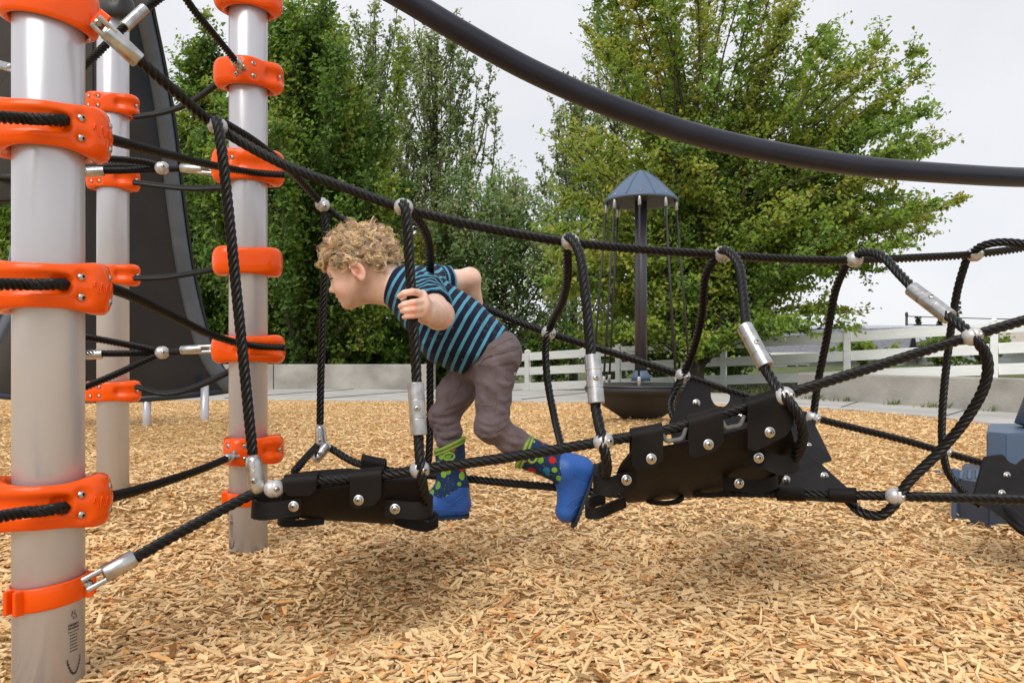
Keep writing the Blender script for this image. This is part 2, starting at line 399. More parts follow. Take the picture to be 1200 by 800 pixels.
# low concrete walls: cast in bays with chamfered tops
def low_wall(label, p0, p1, h, th, bays):
    p0 = np.array(p0, float); p1 = np.array(p1, float); L_ = np.linalg.norm(p1 - p0); u = (p1 - p0) / L_; nrm = np.array([-u[1], u[0]])
    r = empty('concrete_wall', (*((p0 + p1) / 2), 0), label, 'wall')
    rot = np.array([[u[0], nrm[0], 0], [u[1], nrm[1], 0], [0, 0, 1]])
    for k in range(bays):
        m = MB(); c = p0 + u * L_ * (k + .5) / bays + nrm * th / 2
        m.box((c[0], c[1], h / 2 - .15), (L_ / bays - .012, th, h + .3), rot, .012); put('concrete_bay', m.mesh('bay', False), M['concrete'], r)
    return r
wl0 = gpt(-250, 458.3); wl1 = gpt(509, 458.3)
low_wall('long low grey concrete wall behind the silver posts and the boy', (wl0[0], wl0[1] + .05), (wl1[0], wl1[1] + .05), .445, .25, 4)
wr0 = gpt(936, 469); wr1 = gpt(1200, 488)
ux = (wr1[0] - wr0[0], wr1[1] - wr0[1])
low_wall('short low concrete wall standing in front of the house and fence', (wr0[0], wr0[1] + .06), (wr0[0] + ux[0] * 2.2, wr0[1] + .06 + ux[1] * 2.2), .35, .3, 3)
# weeds along the foot of the wall
r_ = np.random.default_rng(3)
def blades(name, label, pts, hh, seed, col=(.10, .14, .04)):
    r = np.random.default_rng(seed); P = np.asarray(pts); n = len(P); yaw = r.uniform(0, 6.28, n); h = hh * r.uniform(.4, 1.2, n); w = .010 * r.uniform(.6, 1.4, n)
    dx = np.stack([np.cos(yaw), np.sin(yaw), 0 * yaw], 1); le = np.stack([r.normal(0, .4, n), r.normal(0, .4, n), np.ones(n)], 1) * h[:, None]
    V = np.stack([P - dx * w[:, None], P + dx * w[:, None], P + le * .6 + dx * w[:, None] * .6, P + le], 1)
    c = np.array(col)[None] * r.uniform(.6, 1.5, (n, 1)); c[r.random(n) < .15] = (.30, .25, .10)
    o = put(name, mesh_np(name, V.reshape(-1, 3), np.arange(n * 4).reshape(-1, 4), None, False, col=np.repeat(c, 4, 0)), M['blade']); o['kind'] = 'stuff'; o['label'] = label; o['category'] = 'grass'
M['blade'] = noise_mat('grass_blade', (.9, .9, .9), (1.1, 1.1, 1.1), rough=.7, tint=True)
pts = []
for k in range(9):
    c = np.array(wr0) + np.array(ux) * r_.uniform(.05, 1.0); nb = r_.integers(8, 40)
    pts.append(np.column_stack([c[0] + r_.normal(0, .08, nb), np.full(nb, c[1]) + r_.normal(-.0, .02, nb), np.full(nb, .03)]))
blades('weeds', 'sparse green weeds along the foot of the short wall', np.vstack(pts), .06, 4)
n = 26000; X = r_.uniform(-9, 9, n); Y = r_.uniform(12.6, 18, n); ok = Y > 12.5
blades('grass', 'rough grass verge between the walk and the white fence', np.column_stack([X, Y, terrain(X, Y)]), .06, 5)

# ------------------------------------------------------------------ white rail fence
def fence():
    A = np.array([-1.55, 18.1]); Bp = np.array([9.9, 11.1]); L_ = np.linalg.norm(Bp - A); u = (Bp - A) / L_; ang = math.atan2(u[1], u[0])
    rot = np.array(Matrix.Rotation(ang, 3, 'Z'))
    # rail heights read from the photograph at two places
    def railz(k, x):
        a = {0: .54 + 3 * 17 / F, 1: .54 - 14 * 17 / F, 2: .54 - 32 * 17 / F}[k]; b = {0: .54 + 30 * 12.9 / F, 1: .54 + 7 * 12.9 / F, 2: .54 - 16.5 * 12.9 / F}[k]
        t = (x - .65) / (7.07 - .65); return a + (b - a) * t
    r = empty('rail_fence', (*((A + Bp) / 2), 0), 'white three-rail timber fence beyond the low walls', 'fence')
    n = 6; S = np.linspace(0, L_, n + 1)
    rr = np.random.default_rng(8)
    for s in S:
        p = A + u * s; zt = railz(0, p[0]) + .12; zb = terrain(p[0], p[1]) - .3
        m = MB(); m.box((p[0], p[1], (zt + zb) / 2), (.11, .11, zt - zb), rot, .008); put('fence_post', m.mesh('fence_post', False), M['white'], r)
        m = MB(); m.lathe((p[0], p[1], zt), (p[0], p[1], zt + .05), [(0, .08), (.3, .075), (1, .01)], 4); put('post_cap', m.mesh('post_cap', False), M['white'], r)
    for k in range(3):
        for i in range(n):
            p = A + u * (S[i] + .058); q_ = A + u * (S[i + 1] - .058); za, zb = railz(k, p[0]), railz(k, q_[0])
            ln = np.linalg.norm(q_ - p); pitch = math.atan2(zb - za, ln) + rr.normal(0, .0015)
            R3 = np.array(Matrix.Rotation(ang, 3, 'Z') @ Matrix.Rotation(-pitch, 3, 'Y'))
            m = MB(); c = (p + q_) / 2; m.box((c[0], c[1], (za + zb) / 2 + rr.normal(0, .004)), (ln, .045, .18), R3, .006); put('rail', m.mesh('rail', False), M['white'], r)
fence()

# ------------------------------------------------------------------ houses, pole, wires
M['siding'] = noise_mat('pale_lap_siding', (.70, .72, .76), (.78, .80, .84), scale=2, rough=.7)
M['shingle'] = noise_mat('grey_roof_shingles', (.36, .37, .41), (.46, .47, .51), scale=9, rough=.9, bump=.5, bscale=20, bdist=.02)
M['tanroof'] = noise_mat('tan_roof_shingles', (.36, .31, .26), (.48, .42, .36), scale=9, rough=.9, bump=.5, bscale=20, bdist=.02)
M['glass'] = noise_mat('window_glass', (.10, .15, .22), (.16, .22, .30), scale=.8, rough=.08, spec=.8)
M['trim'] = noise_mat('white_trim', (.72, .72, .72), (.8, .8, .8), rough=.55)
def house(label, c, ang, w, dep, hw, hr, roofm, wins, over=.4, z0=-.3):
    r = empty('house', (c[0], c[1], z0), label, 'house'); Rz = np.array(Matrix.Rotation(rad(ang), 3, 'Z')); C = np.array([c[0], c[1], z0])
    tr = lambda P: (np.asarray(P, float) @ Rz.T) + C
    m = MB(); nb = int(hw / .14)
    for k in range(nb):                                   # lap boards, each proud of the one above
        z_ = (k + .5) * hw / nb
        v = [(-w / 2 - .02, -dep / 2 - .022, z_ - hw / nb / 2), (w / 2 + .02, -dep / 2 - .022, z_ - hw / nb / 2), (w / 2 + .02, dep / 2, z_ - hw / nb / 2), (-w / 2 - .02, dep / 2, z_ - hw / nb / 2),
             (-w / 2, -dep / 2, z_ + hw / nb / 2), (w / 2, -dep / 2, z_ + hw / nb / 2), (w / 2, dep / 2, z_ + hw / nb / 2), (-w / 2, dep / 2, z_ + hw / nb / 2)]
        m.add(tr(v), [(0, 1, 5, 4), (1, 2, 6, 5), (2, 3, 7, 6), (3, 0, 4, 7), (0, 3, 2, 1)])
    for sx in (-1, 1):
        m.add(tr([(sx * w / 2, -dep / 2, hw), (sx * w / 2, dep / 2, hw), (sx * w / 2, 0, hw + hr)]), (), [(0, 1, 2)] if sx > 0 else [(0, 2, 1)])
    put('wall', m.mesh('wall', False), M['siding'], r)
    m = MB(); sl = hr / (dep / 2)
    for s in (-1, 1):
        y1 = s * (dep / 2 + over); z1 = hw - over * sl
        P = [(-w / 2 - over, 0, hw + hr + .02), (w / 2 + over, 0, hw + hr + .02), (w / 2 + over, y1, z1 + .02), (-w / 2 - over, y1, z1 + .02)]
        Q = [(a, b, c_ + .16) for a, b, c_ in P]
        m.add(tr(P + Q), [(4, 5, 6, 7), (0, 3, 2, 1), (2, 3, 7, 6), (1, 2, 6, 5), (3, 0, 4, 7)])
    rf = put('roof', m.mesh('roof', False), roofm, r)
    m = MB()
    for s in (-1,):
        m.box(tr([(0, s * (dep / 2 + over + .03), hw - over * sl + .1)])[0], (w + 2 * over, .05, .18), Rz)
    put('gutter', m.mesh('gutter', False), M['trim'], rf)
    for (x0, x1, z1, z2) in wins:
        m = MB()
        for (a, b, cc, dd) in ((x0 - .08, x1 + .08, z1 - .08, z1), (x0 - .08, x1 + .08, z2, z2 + .08), (x0 - .08, x0, z1, z2), (x1, x1 + .08, z1, z2), ((x0 + x1) / 2 - .03, (x0 + x1) / 2 + .03, z1, z2)):
            m.box(tr([((a + b) / 2, -dep / 2 - .05, (cc + dd) / 2)])[0], (b - a, .07, dd - cc), Rz)
        wf = put('window', m.mesh('window', False), M['trim'], r)
        m = MB(); m.box(tr([((x0 + x1) / 2, -dep / 2 - .03, (z1 + z2) / 2)])[0], (x1 - x0, .02, z2 - z1), Rz); put('pane', m.mesh('pane', False), M['glass'], wf)
M['darkroof'] = noise_mat('slate_grey_roof', (.13, .135, .15), (.20, .205, .225), scale=9, rough=.9, bump=.5, bscale=20, bdist=.02)
house('pale house with grey gable roof behind the fence', (15.2, 33.0), 8, 10.0, 8.0, 1.6, 1.15, M['shingle'], [(-1.6, -.4, .5, 1.3), (2.2, 3.4, .5, 1.3)], z0=-.9)
house('house with tan shingle roof and wide window at the far end of the fence', (20.6, 27.0), 6, 9.0, 7.0, 1.05, .55, M['tanroof'], [(-2.6, -1.0, .25, .8), (1.6, 2.8, .25, .8)], z0=-.3)
house('white garage with slate grey roof seen between the fence rails', (12.4, 28.5), -32, 4.6, 5.0, 1.25, .80, M['darkroof'], [(-1.2, -.5, .3, .85)], z0=-.55)
pole = empty('utility_pole', (19.2, 36.0, -.3), 'brown timber utility pole beyond the houses', 'utility pole')
m = MB(); m.tube([(19.2, 36, -.5), (19.2, 36, 2.72)], [.075, .06], 8); put('pole', m.mesh('pole'), M['bark'], pole)
m = MB(); m.lathe((19.2, 36, 2.62), (19.2, 36, 2.80), [(0, .075), (.8, .07), (1, .02)], 8); put('pole_cap', m.mesh('cap'), M['bark'], pole)
for k, (zz, sag) in enumerate(((2.6, .3), (2.2, .25))):
    m = MB(); t = np.linspace(0, 1, 24); m.tube(np.stack([19.2 + 22 * t, 36 - 6 * t, zz - .1 * t - 4 * sag * t * (1 - t)], 1), .022, 4)
    o = put('power_line', m.mesh('wire'), M['blackmetal']); o['label'] = ['upper thin black power line running from the utility pole', 'lower thin black power line running from the utility pole'][k]; o['category'] = 'wire'

# ------------------------------------------------------------------ trees
def leaf_mat(name, trans=.42):
    m = bpy.data.materials.new(name); m.use_nodes = True; nt = m.node_tree; N, K = nt.nodes, nt.links
    b = N['Principled BSDF']; out = N['Material Output']
    at = N.new('ShaderNodeAttribute'); at.attribute_name = 'tint'
    K.new(at.outputs['Color'], b.inputs['Base Color']); sset(b, Roughness=.5, Specular_IOR_Level=.3)
    tr = N.new('ShaderNodeBsdfTranslucent'); g = N.new('ShaderNodeMix'); g.data_type = 'RGBA'; g.blend_type = 'MULTIPLY'; g.inputs['Factor'].default_value = 1
    g.inputs['B'].default_value = (1.15, 1.25, .55, 1); K.new(at.outputs['Color'], g.inputs['A']); K.new(g.outputs['Result'], tr.inputs['Color'])
    mx = N.new('ShaderNodeMixShader'); mx.inputs['Fac'].default_value = trans
    K.new(b.outputs['BSDF'], mx.inputs[1]); K.new(tr.outputs['BSDF'], mx.inputs[2]); K.new(mx.outputs['Shader'], out.inputs['Surface'])
    return m
M['leaf'] = leaf_mat('leaf')

def make_tree(name, label, cat, base, limbs, trunk, ntw, nlf, lsize, tlen, pal, seed, up=.25, flat=.0, jit=.10, twig0=.08, group=None, yellow=0.0, trunk_r=.14, twr=.006, dense_lo=1.0):
    """limbs: list of polylines (N,3) with start radius; leaves grow on twigs set along every limb"""
    r = np.random.default_rng(seed)
    root = empty(name, base, label, cat, group)
    tb = MB(); pos = []; cols = []; nor = []; sizes = []
    tp = catmull(trunk, .5); tb.tube(tp, np.linspace(trunk_r, trunk_r * .25, len(tp)), 8)
    pal = np.array(pal)
    for lp, lr in limbs:
        C = catmull(lp, .25); n = len(C); tb.tube(C, np.linspace(lr, lr * .22, n), 5)
        T = np.gradient(C, axis=0); T /= np.linalg.norm(T, axis=1)[:, None] + 1e-9
        ln = np.linalg.norm(np.diff(C, axis=0), axis=1).sum()
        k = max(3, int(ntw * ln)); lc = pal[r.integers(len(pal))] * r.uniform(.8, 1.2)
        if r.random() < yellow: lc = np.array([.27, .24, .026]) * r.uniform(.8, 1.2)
        for t in np.sort(twig0 + (1 - twig0) * r.random(k) ** .85):
            i = min(n - 1, int(t * (n - 1))); p, d0 = C[i], T[i]
            w = r.normal(0, 1, 3); w -= d0 * np.dot(w, d0); w /= np.linalg.norm(w) + 1e-9; w[2] *= (1 - flat)
            dr = d0 * r.uniform(.35, .95) + w * r.uniform(.5, 1.0) + np.array([0, 0, up]); dr /= np.linalg.norm(dr)
            tl = tlen * r.uniform(.5, 1.25) * (1.0 - .45 * t) * min(1.0, .5 + ln / 3)
            e = p + dr * tl; md = p + dr * tl * .5 + np.array([0, 0, -.03 * tl])
            (tb.tube(np.array([p, e]), [twr * 1.4, twr * .5], 3, False) if r.random() < .5 else None)
            m_ = max(2, int(nlf * r.uniform(.7, 1.3))); u = r.random(m_) ** .8
            P = p + (e - p) * u[:, None] + r.normal(0, 1, (m_, 3)) * np.array([jit, jit, jit * (1 - .5 * flat)]) * tl * (.4 + .6 * u[:, None])
            cc = lc * r.uniform(.72, 1.35) * (.70 + .50 * t)  # light on limb tips and shade inside the crown put into leaf colour
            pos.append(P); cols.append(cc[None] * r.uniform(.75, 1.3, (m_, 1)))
            nn = r.normal(0, .55, (m_, 3)) + np.array(sdir) * .85; nor.append(nn); sizes.append(lsize * r.uniform(.6, 1.3, m_))
    P = np.vstack(pos); Cc = np.vstack(cols); Nn = np.vstack(nor); S = np.concatenate(sizes); n = len(P)
    Nn /= np.linalg.norm(Nn, axis=1)[:, None]
    ax = r.normal(0, 1, (n, 3)) + np.array([0, 0, -.35]); ax -= Nn * (ax * Nn).sum(1)[:, None]; ax /= np.linalg.norm(ax, axis=1)[:, None]; bx = np.cross(Nn, ax)
    s = S[:, None]
    V = np.stack([P - ax * s * .5, P - ax * s * .05 + bx * s * .30 + Nn * s * .06, P + ax * s * .55, P - ax * s * .05 - bx * s * .30 + Nn * s * .06], 1)
    put('trunk', tb.mesh('trunk'), M['bark'], root)
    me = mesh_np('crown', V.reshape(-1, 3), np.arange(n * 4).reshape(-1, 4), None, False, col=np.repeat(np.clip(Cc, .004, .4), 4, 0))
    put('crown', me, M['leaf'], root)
    return n

def upright_limbs(base, h, rmax, n, seed, el=(58, 76), start=(.05, .85), prof=None, wob=.15):
    """limbs leaving a central trunk and curving upwards to fill an envelope"""
    r = np.random.default_rng(seed); out = []; b = np.array(base, float)
    for k in range(n):
        f = start[0] + (start[1] - start[0]) * (k + r.random()) / n; az = k * 2.399963 + r.normal(0, .25)
        p0 = b + np.array([0, 0, h * f]); Rr = rmax * prof(f); e0 = rad(r.uniform(*el))
        ln = Rr / max(.15, math.cos(e0)) * r.uniform(.75, 1.08); ln = min(ln, (h * 1.03 - h * f) / math.sin(e0) * r.uniform(.8, 1.05))
        d = np.array([math.cos(az) * math.cos(e0), math.sin(az) * math.cos(e0), math.sin(e0)])
        mid = p0 + d * ln * .5 + np.array([math.cos(az), math.sin(az), 0]) * ln * .10 + r.normal(0, wob * .3, 3)
        end = p0 + d * ln + np.array([0, 0, ln * .06]) + r.normal(0, wob, 3) * .5
        out.append((np.array([p0, mid, end]), .010 + .006 * ln))
    out.append((np.array([b + [0, 0, h * .7], b + [.05, 0, h * .86], b + [0, .03, h * 1.03]]), .05))
    return out

def at_ground(px, d): x = (px - 600) * d / F; return (x, d, float(terrain(np.float64(x), np.float64(d))))
def top_h(py, d, base): return CH + (YH - py) * d / F - base[2]
PAL_DARK = [(.085, .155, .028), (.120, .205, .034), (.165, .260, .042), (.235, .320, .052)]
PAL_MID = [(.195, .290, .045), (.255, .345, .050), (.335, .385, .054), (.150, .240, .042)]
PAL_POP = [(.225, .285, .120), (.270, .330, .140), (.185, .245, .100)]
PAL_PALE = [(.215, .325, .130), (.265, .365, .150)]
ov = lambda f: max(.05, math.sin(math.pi * min(1, .16 + .84 * f) ** .75)) ** .7
cone_ = lambda f: max(.06, 1.04 - f) ** .85
NLEAF = 0
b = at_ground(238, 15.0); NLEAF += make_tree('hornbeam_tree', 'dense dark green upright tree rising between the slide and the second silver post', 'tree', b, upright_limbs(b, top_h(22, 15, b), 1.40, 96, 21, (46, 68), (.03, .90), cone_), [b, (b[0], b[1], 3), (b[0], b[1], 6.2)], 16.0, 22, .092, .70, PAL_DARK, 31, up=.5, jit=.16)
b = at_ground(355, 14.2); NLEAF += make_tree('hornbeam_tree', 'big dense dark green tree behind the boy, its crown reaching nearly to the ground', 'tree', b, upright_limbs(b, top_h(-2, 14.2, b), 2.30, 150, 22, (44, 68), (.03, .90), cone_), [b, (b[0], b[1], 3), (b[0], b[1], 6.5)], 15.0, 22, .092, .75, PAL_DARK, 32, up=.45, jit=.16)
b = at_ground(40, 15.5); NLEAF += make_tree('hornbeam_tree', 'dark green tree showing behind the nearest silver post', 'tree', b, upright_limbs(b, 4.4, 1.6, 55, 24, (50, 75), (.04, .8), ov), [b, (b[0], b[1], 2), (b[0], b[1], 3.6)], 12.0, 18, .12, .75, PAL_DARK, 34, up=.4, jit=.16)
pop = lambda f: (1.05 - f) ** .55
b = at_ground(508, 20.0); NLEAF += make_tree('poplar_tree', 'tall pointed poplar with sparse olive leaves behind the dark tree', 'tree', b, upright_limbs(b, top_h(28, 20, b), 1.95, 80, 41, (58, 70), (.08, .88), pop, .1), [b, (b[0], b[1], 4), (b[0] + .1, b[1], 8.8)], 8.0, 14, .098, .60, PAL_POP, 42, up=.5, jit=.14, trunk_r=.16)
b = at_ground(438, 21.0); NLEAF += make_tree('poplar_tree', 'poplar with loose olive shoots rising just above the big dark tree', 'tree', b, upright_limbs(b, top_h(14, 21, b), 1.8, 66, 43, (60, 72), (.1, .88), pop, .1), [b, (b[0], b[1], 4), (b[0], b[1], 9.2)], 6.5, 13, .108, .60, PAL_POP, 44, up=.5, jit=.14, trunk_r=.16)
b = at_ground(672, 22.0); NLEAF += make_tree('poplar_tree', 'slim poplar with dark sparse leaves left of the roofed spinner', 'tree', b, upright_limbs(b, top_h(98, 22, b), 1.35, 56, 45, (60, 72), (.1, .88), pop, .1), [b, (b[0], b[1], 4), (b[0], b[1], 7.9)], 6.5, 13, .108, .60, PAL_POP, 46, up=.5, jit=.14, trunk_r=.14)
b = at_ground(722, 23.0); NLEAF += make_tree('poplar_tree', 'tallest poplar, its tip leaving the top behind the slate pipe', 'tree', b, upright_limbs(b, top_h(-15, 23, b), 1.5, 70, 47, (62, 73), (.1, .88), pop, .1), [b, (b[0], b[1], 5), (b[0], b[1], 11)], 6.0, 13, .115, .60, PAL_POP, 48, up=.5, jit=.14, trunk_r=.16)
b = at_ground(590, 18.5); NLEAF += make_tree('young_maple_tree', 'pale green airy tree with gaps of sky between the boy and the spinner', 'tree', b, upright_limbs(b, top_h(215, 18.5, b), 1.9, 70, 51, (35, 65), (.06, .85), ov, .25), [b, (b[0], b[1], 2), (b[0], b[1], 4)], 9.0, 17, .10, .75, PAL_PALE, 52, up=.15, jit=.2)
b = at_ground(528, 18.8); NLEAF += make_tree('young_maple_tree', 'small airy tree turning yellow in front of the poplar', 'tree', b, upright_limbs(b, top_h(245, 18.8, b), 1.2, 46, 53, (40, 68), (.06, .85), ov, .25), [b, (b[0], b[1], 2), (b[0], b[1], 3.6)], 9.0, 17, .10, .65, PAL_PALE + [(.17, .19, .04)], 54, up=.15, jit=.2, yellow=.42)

# the broad tree on the right: limbs fan out from a low fork
def fan_tree():
    d = 13.2; b = np.array(at_ground(815, d)); r = np.random.default_rng(61); limbs = []
    ends = []
    for (px, py, n_) in ((700, 60, 5), (730, -20, 5), (770, -60, 5), (820, -70, 5), (880, -60, 5), (930, -10, 5), (985, 25, 5), (1040, 60, 5), (1075, 85, 4), (1095, 130, 4), (1085, 165, 4), (1108, 235, 5), (1060, 210, 4),
                       (1085, 285, 4), (1030, 300, 4), (960, 330, 4), (1000, 250, 4), (960, 160, 4), (900, 110, 4), (845, 90, 4), (790, 110, 4), (740, 150, 5), (690, 170, 5), (655, 150, 3), (665, 225, 5), (650, 290, 5), (655, 345, 5), (700, 310, 5), (720, 250, 5), (760, 230, 5), (800, 200, 5), (850, 230, 5), (900, 260, 5), (870, 330, 4), (780, 320, 5), (730, 360, 5), (910, 370, 3), (990, 365, 3), (830, 290, 4), (940, 220, 4), (1010, 140, 4), (690, 385, 4), (760, 388, 4), (840, 382, 4), (890, 345, 4), (945, 300, 4), (1050, 255, 4), (670, 320, 3), (1020, 215, 3)):
        for k in range(n_): ends.append((px + r.normal(0, 16), py + r.normal(0, 16), d + r.uniform(-1.9, 1.9)))
    for (px, py, dd) in ends:
        e = W(px, py, dd); s = b + np.array([r.normal(0, .12), r.normal(0, .12), r.uniform(.35, 2.6)])
        if e[2] < s[2] + .3: s[2] = max(.5, e[2] - .9)
        v = e - s; ln = np.linalg.norm(v); st = s + v * .0
        m1 = s + v * .35 + np.array([0, 0, .10 * ln]) * (1 if e[2] > 2.4 else .9) + r.normal(0, .1, 3); m2 = s + v * .72 + np.array([0, 0, .07 * ln]) + r.normal(0, .1, 3)
        limbs.append((np.array([s, m1, m2, e]), .009 + .005 * ln))
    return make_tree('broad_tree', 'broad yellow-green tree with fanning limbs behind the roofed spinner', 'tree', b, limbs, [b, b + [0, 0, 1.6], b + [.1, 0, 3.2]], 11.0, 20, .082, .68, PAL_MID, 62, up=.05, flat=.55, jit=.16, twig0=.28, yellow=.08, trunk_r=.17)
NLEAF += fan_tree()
# shrubs behind the fence and far conifers
k = 0
SHR = ['rounded dark green shrub behind the fence near the boy', 'loose mid green shrub behind the fence beside the pale tree', 'low dark shrub behind the fence and the spinner pole', 'leafy dark shrub behind the fence under the broad tree', 'small dark shrub behind the fence at the edge of the broad tree']
for (px, d, h, w) in ((560, 19.2, 1.3, 1.0), (640, 18.6, 1.7, 1.1), (715, 17.6, 1.6, 1.1), (775, 16.9, 1.8, 1.1), (850, 16.4, 1.3, .9)):
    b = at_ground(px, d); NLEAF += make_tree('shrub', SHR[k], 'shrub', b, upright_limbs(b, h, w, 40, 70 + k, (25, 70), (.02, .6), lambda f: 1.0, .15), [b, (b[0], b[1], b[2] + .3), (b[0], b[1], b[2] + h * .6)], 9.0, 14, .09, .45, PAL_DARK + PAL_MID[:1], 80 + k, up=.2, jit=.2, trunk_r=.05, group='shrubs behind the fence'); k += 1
FARS = ['pale green garden shrub in front of the tan roofed house', 'round dark garden shrub beside the garage', 'low garden shrub between the garage and the pale house']
for k, (px, d, h, w) in enumerate(((1150, 22.5, .9, 1.1), (1105, 23.5, 1.0, .9), (1010, 24.0, .8, 1.2))):
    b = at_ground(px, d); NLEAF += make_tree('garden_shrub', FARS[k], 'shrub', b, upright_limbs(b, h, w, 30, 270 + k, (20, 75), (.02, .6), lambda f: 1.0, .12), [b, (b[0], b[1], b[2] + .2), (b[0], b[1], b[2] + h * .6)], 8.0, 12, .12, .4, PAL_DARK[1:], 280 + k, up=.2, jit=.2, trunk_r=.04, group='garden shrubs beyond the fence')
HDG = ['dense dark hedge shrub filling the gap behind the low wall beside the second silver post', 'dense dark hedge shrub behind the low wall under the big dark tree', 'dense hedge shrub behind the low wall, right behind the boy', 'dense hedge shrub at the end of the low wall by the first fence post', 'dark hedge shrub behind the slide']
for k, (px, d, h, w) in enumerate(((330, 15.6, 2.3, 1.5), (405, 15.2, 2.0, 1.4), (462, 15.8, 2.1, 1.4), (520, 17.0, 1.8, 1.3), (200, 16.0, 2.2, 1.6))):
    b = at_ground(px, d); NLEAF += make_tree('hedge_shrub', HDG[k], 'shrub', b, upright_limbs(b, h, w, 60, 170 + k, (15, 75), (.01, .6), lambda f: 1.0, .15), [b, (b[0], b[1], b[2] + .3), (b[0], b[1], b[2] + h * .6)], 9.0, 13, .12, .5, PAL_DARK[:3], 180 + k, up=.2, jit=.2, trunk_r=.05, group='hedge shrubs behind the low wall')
k = 0
CON = ['taller dark conifer far behind the houses', 'small dark conifer beside the utility pole', 'tiny dark conifer far behind the pale house roof']
for (px, py, d) in ((1121, 335, 60.0), (1076, 370, 60.0), (1101, 373, 62.0)):
    x = (px - 600) * d / F; b = (x, d, -.5); h = top_h(py, d, b); r = np.random.default_rng(90 + k); limbs = []
    for i in range(60):
        f = .1 + .88 * i / 60; az = i * 2.4; Rr = h * .16 * (1.02 - f) + .12; p = np.array([x, d, -.5 + h * f]); limbs.append((np.array([p, p + [math.cos(az) * Rr * .5, math.sin(az) * Rr * .5, .02], p + [math.cos(az) * Rr, math.sin(az) * Rr, -.06 * Rr]]), .03))
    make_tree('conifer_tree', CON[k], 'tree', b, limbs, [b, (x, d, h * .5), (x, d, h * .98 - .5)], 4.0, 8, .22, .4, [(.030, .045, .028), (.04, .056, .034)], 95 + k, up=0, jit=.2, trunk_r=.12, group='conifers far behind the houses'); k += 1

# ------------------------------------------------------------------ shared small hardware
def bolt_mesh(name, R=.0068, h=.0045):
    """button-head bolt with a hexagonal socket"""
    prof = [(0, R * 1.02), (.15, R), (.6, R * .82), (.92, R * .55), (1.0, R * .44)]
    v, q, t = lathe_np((0, 0, 0), (0, 0, h), prof, 18); t = t[:18]
    mb = MB(); mb.add(v, q, t)
    a = np.arange(6) * np.pi / 3; ro = np.stack([np.cos(a) * R * .42, np.sin(a) * R * .42, np.full(6, h)], 1); ri = ro.copy(); ri[:, 2] -= h * .6
    k = np.arange(6); k2 = (k + 1) % 6
    mb.add(np.vstack([ro, ri]), np.stack([k, k + 6, k2 + 6, k2], 1), [(6, 6 + i, 7 + i) for i in range(1, 5)])
    # collar between round head and hexagon
    ring = np.stack([np.cos(np.arange(18) * np.pi / 9) * R * .44, np.sin(np.arange(18) * np.pi / 9) * R * .44, np.full(18, h)], 1)
    tt = []
    for i in range(6):
        for j in range(3): tt.append((i * 3 + j, (i * 3 + j + 1) % 18, 18 + (i if j < 2 else (i + 1) % 6)))
        tt.append((i * 3 + 2, 18 + (i + 1) % 6, 18 + i))
    mb.add(np.vstack([ring, ro]), (), tt)
    me = mb.mesh(name); me.materials.append(M['bolt']); return me
BOLT = bolt_mesh('bolt_head'); BOLT_S = bolt_mesh('bolt_head_small', .0056, .004)
def washer_rivet():
    """flat washer under a low button head with a hexagonal socket"""
    me = bolt_mesh('rivet', .0070, .0034); bm = bmesh.new(); bm.from_mesh(me)
    for v in bm.verts: v.co.z += .0016
    mb = MB(); mb.lathe((0, 0, 0), (0, 0, .0018), [(0, .0100), (.6, .0100), (1.0, .0092)], 22); w = mb.mesh('washer'); bm.from_mesh(w); bm.to_mesh(me); bm.free()
    for p in me.polygons: p.use_smooth = True
    return me
RIVET = washer_rivet()
SCREW = bolt_mesh('set_screw', .0062, .003)

# ------------------------------------------------------------------ posts and their orange clamps
PR = .0523
D1, D2, D3 = 1.228, 2.655, 2.10
def pdist(t): return (t + np.pi) % (2 * np.pi) - np.pi

